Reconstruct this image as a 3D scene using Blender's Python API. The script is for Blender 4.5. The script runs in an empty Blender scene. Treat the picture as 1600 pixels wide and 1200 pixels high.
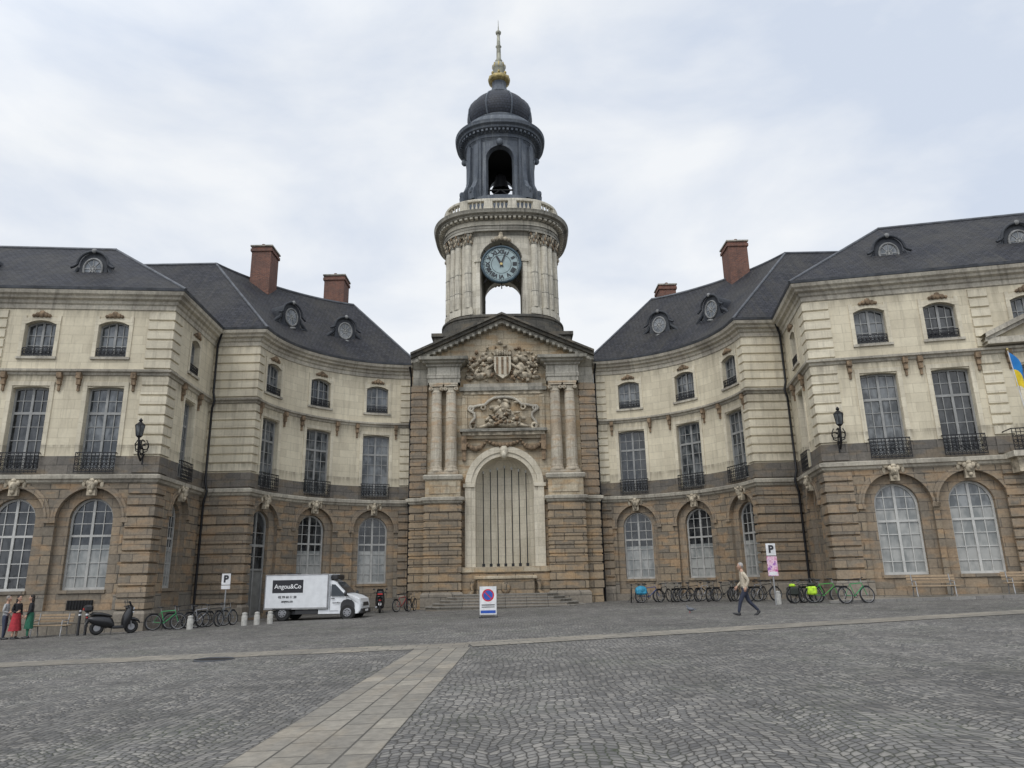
import bpy, math, random
from math import sin, cos, pi, sqrt, radians, ceil
from mathutils import Vector, Matrix
rnd = random.Random(7)
EYE = 1.55
AX = -0.6
def gz(x): return 0.022*max(-60, min(60, x))

# ---------------------------------------------------------------- materials
class N:
    def __init__(s, name):
        s.m = bpy.data.materials.new(name); s.m.use_nodes = True
        s.nt = s.m.node_tree; s.n = s.nt.nodes; s.l = s.nt.links
        s.b = s.n['Principled BSDF']
    def node(s, t, **kw):
        nd = s.n.new(t)
        for k, v in kw.items(): setattr(nd, k, v)
        return nd
    def link(s, a, b): s.l.new(a, b)
    def mapping(s, src, scale):
        mp = s.node('ShaderNodeMapping'); mp.inputs['Scale'].default_value = scale
        s.link(src, mp.inputs['Vector']); return mp.outputs['Vector']
    def noise(s, vec, scale, detail=3, rough=.6):
        nd = s.node('ShaderNodeTexNoise'); nd.inputs['Scale'].default_value = scale
        nd.inputs['Detail'].default_value = detail; nd.inputs['Roughness'].default_value = rough
        s.link(vec, nd.inputs['Vector']); return nd.outputs['Fac']
    def ramp(s, fac, stops):
        r = s.node('ShaderNodeValToRGB'); e = r.color_ramp.elements
        while len(e) < len(stops): e.new(.5)
        for el, (p, c) in zip(e, stops):
            el.position = p; el.color = (c, c, c, 1) if not isinstance(c, tuple) else (*c, 1)
        s.link(fac, r.inputs['Fac']); return r.outputs['Color']
    def mix(s, a, b, fac, mode='MIX'):
        m = s.node('ShaderNodeMix', data_type='RGBA', blend_type=mode)
        for sock, v in ((m.inputs[6], a), (m.inputs[7], b)):
            if isinstance(v, tuple): sock.default_value = (*v, 1)
            else: s.link(v, sock)
        if isinstance(fac, (int, float)): m.inputs[0].default_value = fac
        else: s.link(fac, m.inputs[0])
        return m.outputs[2]
    def math(s, op, a, b=0.0):
        m = s.node('ShaderNodeMath', operation=op)
        for sock, v in ((m.inputs[0], a), (m.inputs[1], b)):
            if isinstance(v, (int, float)): sock.default_value = v
            else: s.link(v, sock)
        return m.outputs[0]
    def bump(s, h, dist=.02, strength=.6):
        b = s.node('ShaderNodeBump'); b.inputs['Distance'].default_value = dist
        b.inputs['Strength'].default_value = strength
        s.link(h, b.inputs['Height']); s.link(b.outputs['Normal'], s.b.inputs['Normal'])

def plain(name, col, rough=.6, metal=0.0, var=.15, nscale=3.0, bump=0):
    m = N(name); m.b.inputs['Roughness'].default_value = rough; m.b.inputs['Metallic'].default_value = metal
    tc = m.node('ShaderNodeTexCoord')
    f = m.noise(tc.outputs['Object'], nscale, 3)
    lo = tuple(c*(1-var) for c in col); hi = tuple(min(1, c*(1+var)) for c in col)
    m.link(m.ramp(f, [(.35, lo), (.65, hi)]), m.b.inputs['Base Color'])
    if bump: m.bump(f, bump)
    return m.m

def stone(name, c1, c2, mortar, bw, rh, ms, stain=(.1, .09, .08), stain_amt=.5, streak=.4, tint=None, tint_amt=0, bumpd=.01, rough=.85, zlines=None, bias=0.0, spec=.4, grain=.70):
    m = N(name); m.b.inputs['Roughness'].default_value = rough; m.b.inputs['Specular IOR Level'].default_value = spec
    uv = m.node('ShaderNodeUVMap').outputs[0]
    br = m.node('ShaderNodeTexBrick')
    m.link(uv, br.inputs['Vector'])
    br.inputs['Scale'].default_value = 1; br.inputs['Brick Width'].default_value = bw
    br.inputs['Row Height'].default_value = rh; br.inputs['Mortar Size'].default_value = ms
    br.inputs['Mortar Smooth'].default_value = .3; br.inputs['Bias'].default_value = bias
    br.inputs['Color1'].default_value = (*c1, 1); br.inputs['Color2'].default_value = (*c2, 1)
    br.inputs['Mortar'].default_value = (*mortar, 1)
    col = br.outputs['Color']
    obj = m.node('ShaderNodeTexCoord').outputs['Object']
    if tint:
        t = m.ramp(m.noise(m.mapping(uv, (.7, 1.9, 1)), 1.0, 2), [(.5, 0.0), (.62, 1.0)])
        col = m.mix(col, tint, m.math('MULTIPLY', t, tint_amt))
    big = m.ramp(m.noise(obj, .35, 4, .65), [(.42, 0.0), (.70, 1.0)])
    col = m.mix(col, stain, m.math('MULTIPLY', big, stain_amt))
    st = m.ramp(m.noise(m.mapping(uv, (2.2, .16, 1)), 1.6, 4, .7), [(.5, 0.0), (.72, 1.0)])
    col = m.mix(col, stain, m.math('MULTIPLY', st, streak))
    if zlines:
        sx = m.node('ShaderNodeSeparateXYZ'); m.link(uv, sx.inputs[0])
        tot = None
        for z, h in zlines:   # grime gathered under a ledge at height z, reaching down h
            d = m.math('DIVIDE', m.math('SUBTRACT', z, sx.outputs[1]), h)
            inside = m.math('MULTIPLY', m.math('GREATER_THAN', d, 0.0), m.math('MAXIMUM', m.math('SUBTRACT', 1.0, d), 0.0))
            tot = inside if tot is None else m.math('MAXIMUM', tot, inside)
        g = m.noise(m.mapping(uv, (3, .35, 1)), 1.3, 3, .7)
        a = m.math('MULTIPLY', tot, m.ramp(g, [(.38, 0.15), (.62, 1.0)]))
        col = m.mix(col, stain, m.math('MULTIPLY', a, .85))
    fine = m.noise(obj, 9, 4, .7)
    col = m.mix(col, m.ramp(fine, [(.3, grain), (.7, 2-grain-.12)]), .85, 'MULTIPLY')
    m.link(col, m.b.inputs['Base Color'])
    h = m.math('ADD', m.math('MULTIPLY', br.outputs['Fac'], -1.0), m.math('MULTIPLY', fine, .5))
    m.bump(h, bumpd, .8)
    return m.m

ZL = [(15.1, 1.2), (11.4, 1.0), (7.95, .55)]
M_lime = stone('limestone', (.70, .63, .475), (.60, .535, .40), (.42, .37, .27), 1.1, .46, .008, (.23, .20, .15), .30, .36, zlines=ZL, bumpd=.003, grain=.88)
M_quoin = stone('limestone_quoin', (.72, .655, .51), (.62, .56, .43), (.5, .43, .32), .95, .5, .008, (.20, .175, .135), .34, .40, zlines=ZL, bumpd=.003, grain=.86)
M_trim = stone('limestone_trim', (.54, .50, .41), (.46, .42, .345), (.38, .33, .27), 1.3, 2.0, .006, (.10, .09, .08), .65, .6, bumpd=.006)
M_gran = stone('granite', (.31, .24, .16), (.175, .153, .122), (.085, .073, .06), .85, .42, .024, (.095, .086, .073), .40, .32, (.40, .255, .135), .6, bumpd=.03)
M_granq = stone('granite_quoin', (.31, .24, .165), (.20, .172, .135), (.11, .095, .078), .95, .42, .014, (.095, .086, .073), .40, .34, (.38, .25, .14), .5, bumpd=.015)
M_band = stone('granite_band', (.185, .165, .14), (.135, .123, .108), (.07, .063, .056), 1.0, 1.0, .014, (.062, .057, .05), .45, .4, (.27, .20, .12), .4, bumpd=.01)
M_plinth = stone('granite_plinth', (.26, .225, .18), (.19, .172, .142), (.09, .083, .07), 1.2, .55, .018, (.08, .076, .067), .45, .35, bumpd=.015)
M_step = stone('granite_step', (.27, .25, .22), (.22, .205, .18), (.07, .065, .055), 1.2, 1.0, .014, (.10, .095, .085), .5, .2, bumpd=.01)
M_portal = stone('portal_stone', (.53, .46, .34), (.42, .34, .23), (.24, .19, .13), 1.0, .45, .012, (.14, .12, .09), .6, .55, (.47, .31, .16), .6, bumpd=.010)
M_portalg = stone('portal_granite', (.36, .275, .18), (.215, .18, .135), (.09, .075, .057), 1.1, .47, .026, (.095, .085, .07), .42, .35, (.46, .30, .155), .6, bumpd=.03)
M_colst = stone('column_stone', (.54, .495, .40), (.44, .36, .26), (.28, .24, .18), 9, .8, .014, (.18, .145, .11), .55, .55, (.45, .30, .17), .6, bumpd=.008)
M_niche = stone('niche_stone', (.66, .605, .49), (.57, .52, .41), (.4, .36, .28), 1.0, .5, .010, (.30, .25, .18), .42, .42, bumpd=.005, grain=.8)
M_tower = stone('tower_stone', (.68, .635, .53), (.58, .535, .435), (.4, .36, .28), .9, .45, .008, (.13, .12, .10), .42, .70, bumpd=.006, grain=.8)
M_towerd = stone('tower_stone_weathered', (.42, .395, .335), (.32, .30, .25), (.18, .165, .14), .9, .6, .008, (.05, .05, .045), .75, .75, bumpd=.01)
M_black = stone('blackened_stone', (.13, .12, .10), (.088, .083, .07), (.04, .04, .035), .9, .4, .014, (.028, .028, .027), .6, .6, (.18, .145, .10), .5, bumpd=.02)
M_sculpt = plain('carved_stone', (.37, .32, .24), .9, 0, .5, 3.5, .02)
M_sculptd = plain('carved_brown_stone', (.19, .135, .085), .9, 0, .5, 4, .02)
M_slate = stone('slate', (.044, .045, .054), (.022, .023, .029), (.008, .008, .010), .30, .20, .020, (.080, .074, .060), .40, .45, bumpd=.02, rough=.68, spec=.25)
M_dome = stone('dome_slate', (.038, .045, .064), (.022, .027, .040), (.007, .008, .011), .26, .22, .02, (.05, .05, .05), .3, .3, bumpd=.03, rough=.55, spec=.3)
M_lead = stone('lead', (.088, .102, .124), (.062, .075, .095), (.03, .035, .042), 1.4, 1.1, .010, (.24, .255, .265), .35, .6, bumpd=.006, rough=.65, spec=.3)
M_leadd = stone('dormer_lead', (.034, .038, .046), (.025, .028, .035), (.02, .02, .025), 1.4, 1.1, .004, (.09, .095, .10), .3, .5, bumpd=.006, rough=.6, spec=.3)
M_gold = plain('gilded_copper', (.33, .26, .11), .5, .5, .45, 4)
M_spire = plain('spire_lead', (.26, .255, .20), .5, .2, .35, 3)
M_brick = stone('chimney_brick', (.22, .088, .055), (.14, .06, .043), (.18, .15, .13), .24, .08, .01, (.05, .045, .042), .5, .45, bumpd=.006)
M_zinc = plain('zinc', (.085, .09, .10), .5, .4, .3, 2)
M_iron = plain('wrought_iron', (.012, .012, .014), .5, .3)
M_frame = plain('window_frame_paint', (.36, .355, .335), .5, 0, .15)
M_frameg = plain('window_frame_grey', (.25, .25, .24), .5, 0, .15)
M_ring = plain('dormer_ring', (.20, .20, .195), .7, 0, .3)
M_white = plain('white_window_paint', (.46, .455, .43), .5, 0, .12)
def glass(name, lo, hi, rough=.06, sc=1.2):
    m = N(name); m.b.inputs['Roughness'].default_value = rough; m.b.inputs['IOR'].default_value = 1.6
    uv = m.node('ShaderNodeUVMap').outputs[0]
    f = m.noise(m.mapping(uv, (1.3, .6, 1)), sc, 3)
    m.link(m.ramp(f, [(.40, lo), (.60, hi)]), m.b.inputs['Base Color'])
    m.bump(m.noise(uv, 1.6, 2), .03, .25)
    return m.m
M_gd = glass('window_glass_dark', (.006, .008, .010), (.045, .048, .050), .06, 1.8)
M_gm = glass('window_glass_sky_tint', (.022, .027, .031), (.145, .155, .16), .06, 1.6)  # no curtain: grey-blue sky reflection painted into the pane's base colour
M_gl = glass('window_glass_blind', (.18, .19, .185), (.34, .34, .32), .2)
M_gh = glass('window_glass_hazy', (.08, .09, .095), (.25, .26, .26), .12, 1.5)
M_dg = glass('dormer_glass', (.07, .08, .09), (.20, .21, .22), .1, 2.5)
M_door = plain('door_paint', (.17, .17, .16), .5)
M_dark = plain('dark_interior', (.01, .01, .01), .9)

# ---------------------------------------------------------------- mesh builder
class MB:
    def __init__(s): s.v = []; s.f = []; s.uv = []; s.mi = []; s.mats = []; s.sm = []
    def m(s, mat):
        if mat not in s.mats: s.mats.append(mat)
        return s.mats.index(mat)
    def addf(s, idx, mat, uv=None, sm=False):
        s.f.append(tuple(idx)); s.mi.append(s.m(mat)); s.uv.append(uv); s.sm.append(sm)
    def face(s, pts, mat, uv=None, sm=False):
        b = len(s.v); s.v += [tuple(p) for p in pts]; s.addf(range(b, b+len(pts)), mat, uv, sm)
    def grid(s, rows, mat, sm=True, cu=False, uvs=None):
        b = len(s.v); nr = len(rows); nc = len(rows[0])
        for r in rows: s.v += [tuple(p) for p in r]
        for i in range(nr-1):
            for j in range(nc if cu else nc-1):
                k = (j+1) % nc
                uv = None
                if uvs: uv = [uvs(i, j), uvs(i, j+1), uvs(i+1, j+1), uvs(i+1, j)]
                s.addf((b+i*nc+j, b+i*nc+k, b+(i+1)*nc+k, b+(i+1)*nc+j), mat, uv, sm)
    def build(s, name, parent=None, loc=None, rotz=0, mesh_only=False):
        me = bpy.data.meshes.new(name); me.from_pydata(s.v, [], s.f)
        for mt in s.mats: me.materials.append(mt)
        me.polygons.foreach_set('material_index', s.mi)
        me.polygons.foreach_set('use_smooth', s.sm)
        ul = me.uv_layers.new(name='UVMap'); data = []
        for f, uv in zip(s.f, s.uv):
            if uv is None:
                P = [Vector(s.v[i]) for i in f]; n = Vector((0, 0, 0))
                for i in range(len(P)):
                    a, b = P[i], P[(i+1) % len(P)]
                    n += a.cross(b)
                if n.length < 1e-12: n = Vector((0, 0, 1))
                n.normalize()
                if n.z < 0: n = -n
                t = Vector((0, 0, 1)).cross(n)
                if t.length < .02: t = Vector((1, 0, 0))
                t.normalize()
                if abs(n.z) < .3: t2 = Vector((0, 0, 1))
                else: t2 = n.cross(t)
                uv = [(p.dot(t), p.dot(t2)) for p in P]
            for q in uv: data += [q[0], q[1]]
        ul.data.foreach_set('uv', data)
        me.validate()
        if mesh_only: return me
        ob = bpy.data.objects.new(name, me); bpy.context.collection.objects.link(ob)
        if loc is not None: ob.location = loc
        ob.rotation_euler[2] = rotz
        if parent: ob.parent = parent
        return ob

def empty(name, loc=(0, 0, 0)):
    e = bpy.data.objects.new(name, None); bpy.context.collection.objects.link(e); e.location = loc; e.empty_display_size = .3
    return e

def box(mb, x0, x1, y0, y1, z0, z1, mat, bev=0.0):
    if bev <= 0:
        c = [(x, y, z) for z in (z0, z1) for y in (y0, y1) for x in (x0, x1)]
        for q in ((0, 1, 5, 4), (1, 3, 7, 5), (3, 2, 6, 7), (2, 0, 4, 6), (4, 5, 7, 6), (0, 2, 3, 1)):
            mb.face([c[i] for i in q], mat)
        return
    b = bev
    def ring(z, i): return [(x0+i, y0, z), (x1-i, y0, z), (x1, y0+i, z), (x1, y1-i, z), (x1-i, y1, z), (x0+i, y1, z), (x0, y1-i, z), (x0, y0+i, z)]
    def ins(r, k):
        cx = (x0+x1)/2; cy = (y0+y1)/2; sx = 1-k*2/(x1-x0); sy = 1-k*2/(y1-y0)
        return [(cx+(p[0]-cx)*sx, cy+(p[1]-cy)*sy, p[2]) for p in r]
    rows = [ins(ring(z0, b), b), ring(z0+b, b), ring(z1-b, b), ins(ring(z1, b), b)]
    mb.grid(rows, mat, False, True)
    mb.face(rows[0][::-1], mat); mb.face(rows[-1], mat)

def tube(mb, p0, p1, r0, r1, mat, n=8, caps=True, sm=True):
    p0 = Vector(p0); p1 = Vector(p1); d = (p1-p0)
    if d.length < 1e-6: return
    d.normalize(); a = d.orthogonal().normalized(); b = d.cross(a)
    r = lambda p, rr: [p+(a*cos(2*pi*i/n)+b*sin(2*pi*i/n))*rr for i in range(n)]
    R0, R1 = r(p0, r0), r(p1, r1)
    mb.grid([R0, R1], mat, sm, True)
    if caps: mb.face(R0[::-1], mat); mb.face(R1, mat)
def chain(mb, pts, rad, mat, n=7):
    rows = []; P = [Vector(p) for p in pts]; a = None
    if isinstance(rad, (int, float)): rad = [rad]*len(P)
    for i, p in enumerate(P):
        d = (P[min(i+1, len(P)-1)]-P[max(i-1, 0)]).normalized()
        if a is None: a = d.orthogonal().normalized()
        a = (a-d*a.dot(d)); a = a.normalized() if a.length > 1e-5 else d.orthogonal().normalized()
        b = d.cross(a)
        rows.append([p+(a*cos(2*pi*k/n)+b*sin(2*pi*k/n))*rad[i] for k in range(n)])
    mb.grid(rows, mat, True, True); mb.face(rows[0][::-1], mat); mb.face(rows[-1], mat)
def torus(mb, c, ax, R, r, mat, n=24, k=6, a0=0, a1=2*pi):
    c = Vector(c); ax = Vector(ax).normalized(); e1 = ax.orthogonal().normalized(); e2 = ax.cross(e1)
    rows = []
    for i in range(n+1):
        t = a0+(a1-a0)*i/n; d = e1*cos(t)+e2*sin(t)
        rows.append([c+d*(R+r*cos(2*pi*j/k))+ax*(r*sin(2*pi*j/k)) for j in range(k)])
    mb.grid(rows, mat, True, True)
def ell(mb, c, r, mat, nu=10, nv=7, rot=None):
    rows = []; c = Vector(c)
    for i in range(nv+1):
        t = -pi/2+pi*i/nv; row = []
        for j in range(nu):
            p = Vector((r[0]*cos(t)*cos(2*pi*j/nu), r[1]*cos(t)*sin(2*pi*j/nu), r[2]*sin(t)))
            if rot: p = rot @ p
            row.append(c+p)
        rows.append(row)
    mb.grid(rows, mat, True, True)
def lathe(mb, cx, cy, prof, mat, n=32, sharp=True, k=2.0):
    def ring(r, z):
        out = []
        for j in range(n):
            t = 2*pi*j/n; q = (abs(cos(t))**k+abs(sin(t))**k)**(-1/k)
            out.append((cx+r*q*cos(t), cy+r*q*sin(t), z))
        return out
    if sharp:
        for (r0, z0), (r1, z1) in zip(prof, prof[1:]):
            mb.grid([ring(r0, z0), ring(r1, z1)], mat, True, True, uvs=lambda i, j, a=(z0, z1), rr=max(r0, r1), hh=(r0, r1): (2*pi*j/n*rr, a[i] if abs(a[1]-a[0]) > .3*abs(hh[1]-hh[0]) else hh[i]))
    else:
        mb.grid([ring(r, z) for r, z in prof], mat, True, True, uvs=lambda i, j: (2*pi*j/n*max(p[0] for p in prof), prof[i][1]))
def extrude(mb, pts, y0, y1, mat, fn=None, sidemat=None):
    f = fn or (lambda x, y, z: (x, y, z))
    A = [f(x, y0, z) for x, z in pts]; B = [f(x, y1, z) for x, z in pts]
    mb.face(A, sidemat or mat); mb.face(B[::-1], sidemat or mat)
    for i in range(len(pts)):
        k = (i+1) % len(pts); mb.face([A[i], B[i], B[k], A[k]], mat)

# ---------------------------------------------------------------- facade paths
class Path:
    def __init__(s, pts, closed=False, u0=0.0):
        s.p = [Vector(p) for p in pts]; s.closed = closed
        if closed: s.p.append(s.p[0].copy())
        s.L = [0.0]
        for a, b in zip(s.p, s.p[1:]): s.L.append(s.L[-1]+(b-a).length)
        s.len = s.L[-1]; s.u0 = u0
        sn = []
        for a, b in zip(s.p, s.p[1:]):
            d = (b-a).normalized(); sn.append(Vector((d.y, -d.x)))
        s.n = []
        for i in range(len(s.p)):
            if closed: a = sn[(i-1) % len(sn)]; b = sn[i % len(sn)]
            else: a = sn[max(i-1, 0)]; b = sn[min(i, len(sn)-1)]
            s.n.append((a+b).normalized())
        s.curved = len(pts) > 2
    def at(s, u, w, z):
        if s.closed: u = u % s.len
        i = 0
        if len(s.L) > 2:
            lo, hi = 0, len(s.L)-2
            while lo < hi:
                mid = (lo+hi+1)//2
                if s.L[mid] <= u: lo = mid
                else: hi = mid-1
            i = lo
        t = (u-s.L[i])/(s.L[i+1]-s.L[i])
        p = s.p[i].lerp(s.p[i+1], t)
        n = s.n[i].lerp(s.n[i+1], max(0, min(1, t))).normalized()
        q = p+n*w
        return (q.x, q.y, z)
    def ux(s, x):
        a, b = s.p[0], s.p[-1]
        return (x-a.x)/(b.x-a.x)*s.len

def prof(o, u):
    h = o['w']/2; x = min(abs(u-o['uc']), h); k = o.get('k', 'flat')
    if k == 'arch': return o['zt']-h+sqrt(max(h*h-x*x, 0))
    if k == 'seg': return o['zt']-o.get('rise', .22)*(x/h)**2
    return o['zt']
def us_of(o, step=.6):
    h = o['w']/2
    n = 16 if o.get('k') == 'arch' else (8 if o.get('k') == 'seg' else max(1, ceil(o['w']/step)))
    if o.get('k') == 'arch': return [o['uc']-h*cos(pi*i/n) for i in range(n+1)]
    return [o['uc']-h+2*h*i/n for i in range(n+1)]
def wall(mb, path, u0, u1, z0, z1, ops, mats, w=0.0, depth=.3, step=.6, rmat=None):
    if not isinstance(mats, list): mats = [(-99, mats)]
    def vq(ua, ub, za0, zb0, za1, zb1):
        br = [z for z, _ in mats if min(za0, zb0)+.001 < z < max(za1, zb1)-.001]
        if za0 != zb0 or not br:
            mid = (za0+za1)/2; mt = [m for z, m in mats if z <= mid+1e-4][-1]
            mb.face([path.at(ua, w, za0), path.at(ub, w, zb0), path.at(ub, w, zb1), path.at(ua, w, za1)], mt, [(ua, za0), (ub, zb0), (ub, zb1), (ua, za1)])
            return
        zs = [za0]+br+[za1]
        for a, b in zip(zs, zs[1:]):
            mt = [m for z, m in mats if z <= (a+b)/2][-1]
            mb.face([path.at(ua, w, a), path.at(ub, w, a), path.at(ub, w, b), path.at(ua, w, b)], mt, [(ua, a), (ub, a), (ub, b), (ua, b)])
    def strip(a, b):
        if b-a < 1e-4: return
        n = max(1, ceil((b-a)/step)) if path.curved else 1
        for i in range(n): vq(a+(b-a)*i/n, a+(b-a)*(i+1)/n, z0, z0, z1, z1)
    cur = u0
    rm = rmat or mats[-1][1]
    for o in sorted(ops, key=lambda o: o['uc']):
        h = o['w']/2; strip(cur, o['uc']-h); us = us_of(o)
        for ua, ub in zip(us, us[1:]):
            za, zb = prof(o, ua), prof(o, ub)
            if o['zb'] > z0: vq(ua, ub, z0, z0, o['zb'], o['zb'])
            vq(ua, ub, za, zb, z1, z1)
            mb.face([path.at(ua, w, za), path.at(ub, w, zb), path.at(ub, w-depth, zb), path.at(ua, w-depth, za)], rm)
            if o['zb'] > z0: mb.face([path.at(ua, w, o['zb']), path.at(ub, w, o['zb']), path.at(ub, w-depth, o['zb']), path.at(ua, w-depth, o['zb'])], rm)
        for u in (us[0], us[-1]):
            mb.face([path.at(u, w, o['zb']), path.at(u, w-depth, o['zb']), path.at(u, w-depth, prof(o, u)), path.at(u, w, prof(o, u))], rm)
        cur = o['uc']+h
    strip(cur, u1)
def mbox(mb, path, u0, u1, w0, w1, z0, z1, mat, step=.5, back=False):
    n = max(1, ceil((u1-u0)/step)) if path.curved else 1
    for i in range(n):
        a = u0+(u1-u0)*i/n; b = u0+(u1-u0)*(i+1)/n; A = path.at
        mb.face([A(a, w1, z0), A(b, w1, z0), A(b, w1, z1), A(a, w1, z1)], mat, [(a, z0), (b, z0), (b, z1), (a, z1)])
        mb.face([A(a, w1, z1), A(b, w1, z1), A(b, w0, z1), A(a, w0, z1)], mat)
        mb.face([A(a, w0, z0), A(b, w0, z0), A(b, w1, z0), A(a, w1, z0)], mat)
        if back: mb.face([A(a, w0, z0), A(b, w0, z0), A(b, w0, z1), A(a, w0, z1)], mat)
    for u in (u0, u1):
        mb.face([path.at(u, w0, z0), path.at(u, w1, z0), path.at(u, w1, z1), path.at(u, w0, z1)], mat)
def sweep(mb, pts, profile, mat, closed=False, caps=True):
    P = [Vector(p) for p in pts]; n = len(P); mit = []; seg = []
    rng = range(n) if closed else range(n-1)
    for i in rng:
        d = (P[(i+1) % n]-P[i]).normalized(); seg.append(Vector((d.y, -d.x)))
    for i in range(n):
        a = seg[(i-1) % len(seg)] if (closed or i > 0) else seg[0]
        b = seg[i % len(seg)] if (closed or i < n-1) else seg[-1]
        mit.append((a+b)/(1+a.dot(b)))
    L = 0
    for i in rng:
        k = (i+1) % n; l = (P[k]-P[i]).length
        for (wa, za), (wb, zb) in zip(profile, profile[1:]):
            pa, pb = P[i]+mit[i]*wa, P[k]+mit[k]*wa; pc, pd = P[k]+mit[k]*wb, P[i]+mit[i]*wb
            uv = [(L, za), (L+l, za), (L+l, zb), (L, zb)] if abs(zb-za) > .3*abs(wb-wa) else [(L, wa), (L+l, wa), (L+l, wb), (L, wb)]
            mb.face([(pa.x, pa.y, za), (pb.x, pb.y, za), (pc.x, pc.y, zb), (pd.x, pd.y, zb)], mat, uv)
        L += l
    if caps and not closed:
        for i in (0, n-1):
            mb.face([((P[i]+mit[i]*w).x, (P[i]+mit[i]*w).y, z) for w, z in profile], mat)
def quoin(mb, pts, z0, z1, mat, w=.08, h=.44, gap=.055):
    n = max(1, round((z1-z0)/(h+gap))); H = (z1-z0)/n
    for i in range(n):
        a = z0+i*H+gap/2; b = z0+(i+1)*H-gap/2
        sweep(mb, pts, [(0, a), (w, a+.03), (w, b-.03), (0, b)], mat)

def window(mb, path, o, w, cols, rows, gmat, fmat, fw=.075, low=None, lowz=0):
    h = o['w']/2; us = us_of(o)
    for ua, ub in zip(us, us[1:]):
        za, zb = prof(o, ua), prof(o, ub)
        if low:
            mb.face([path.at(ua, w, o['zb']), path.at(ub, w, o['zb']), path.at(ub, w, lowz), path.at(ua, w, lowz)], low, [(ua, o['zb']), (ub, o['zb']), (ub, lowz), (ua, lowz)])
            mb.face([path.at(ua, w, lowz), path.at(ub, w, lowz), path.at(ub, w, max(zb, lowz+.01)), path.at(ua, w, max(za, lowz+.01))], gmat, [(ua, lowz), (ub, lowz), (ub, zb), (ua, za)])
        else:
            mb.face([path.at(ua, w, o['zb']), path.at(ub, w, o['zb']), path.at(ub, w, zb), path.at(ua, w, za)], gmat, [(ua, o['zb']), (ub, o['zb']), (ub, zb), (ua, za)])
        s = 1-fw/h; ia, ib = o['uc']+(ua-o['uc'])*s, o['uc']+(ub-o['uc'])*s
        mb.face([path.at(ua, w+.07, za), path.at(ub, w+.07, zb), path.at(ib, w+.07, zb-fw), path.at(ia, w+.07, za-fw)], fmat)
        mb.face([path.at(ib, w+.07, zb-fw), path.at(ia, w+.07, za-fw), path.at(ia, w, za-fw), path.at(ib, w, zb-fw)], fmat)
    sp = prof(o, o['uc']-h)
    mbox(mb, path, o['uc']-h, o['uc']-h+fw, w, w+.068, o['zb'], sp, fmat)
    mbox(mb, path, o['uc']+h-fw, o['uc']+h, w, w+.068, o['zb'], sp, fmat)
    mbox(mb, path, o['uc']-h+fw, o['uc']+h-fw, w, w+.066, o['zb'], o['zb']+.11, fmat)
    for i in range(1, cols):
        u = o['uc']-h+2*h*i/cols; c = (2*i == cols); t = .055 if c else .018
        mbox(mb, path, u-t, u+t, w, w+(.064 if c else .045), o['zb']+.11, prof(o, u)-.03, fmat)
    for z, t in rows:
        hh = h-fw
        if o.get('k') == 'arch' and z > sp: hh = sqrt(max(h*h-(z-sp)**2, .01))-.04
        mbox(mb, path, o['uc']-hh, o['uc']+hh, w, w+(.06 if t > .03 else .042), z-t, z+t, fmat)

def railing(mb, path, uc, w, z, h, wo):
    mbox(mb, path, uc-w/2, uc+w/2, wo-.02, wo+.02, z+h-.045, z+h, M_iron, back=True)
    mbox(mb, path, uc-w/2, uc+w/2, wo-.015, wo+.015, z+.03, z+.07, M_iron, back=True)
    mbox(mb, path, uc-w/2, uc+w/2, wo-.015, wo+.015, z+h-.2, z+h-.17, M_iron, back=True)
    n = int(w/.17)
    for i in range(n+1):
        u = uc-w/2+w*i/n
        tube(mb, path.at(u, wo, z), path.at(u, wo, z+h-.02), .017, .017, M_iron, 4, False)
        if i < n:
            c = path.at(u+w/n/2, wo, z+h*.42)
            nx = Vector(path.at(u, wo+1, z))-Vector(path.at(u, wo, z))
            torus(mb, c, nx, w/n*.38, .018, M_iron, 10, 4)
            torus(mb, path.at(u+w/n/2, wo, z+h*.2), nx, w/n*.28, .016, M_iron, 8, 4)
            torus(mb, path.at(u+w/n/2, wo, z+h*.65), nx, w/n*.28, .016, M_iron, 8, 4)
    for s in (-1, 1):
        mbox(mb, path, uc+s*w/2-.02, uc+s*w/2+.02, 0, wo, z+h-.04, z+h, M_iron, back=True)

def mascaron(mb, path, u, z, w, s=1.0):
    def e(du, dw, dz, r, mt):
        c = path.at(u+du*s, w+dw*s, z+dz*s); ell(mb, c, (r[0]*s, r[1]*s, r[2]*s), mt, 8, 6)
    mbox(mb, path, u-.2*s, u+.2*s, w-.05, w+.16*s, z-.45*s, z+.5*s, M_sculpt)
    e(0, .2, 0, (.19, .16, .24), M_sculpt); e(0, .34, -.02, (.05, .07, .08), M_sculpt)
    e(-.17, .16, .15, (.12, .1, .14), M_sculpt); e(.17, .16, .15, (.12, .1, .14), M_sculpt)
    e(-.3, .08, .28, (.2, .08, .12), M_sculpt); e(.3, .08, .28, (.2, .08, .12), M_sculpt)
    e(0, .2, .27, (.14, .1, .1), M_sculpt); e(0, .2, -.27, (.1, .1, .13), M_sculpt)
    e(-.42, .05, .1, (.1, .06, .2), M_sculpt); e(.42, .05, .1, (.1, .06, .2), M_sculpt)

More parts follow.
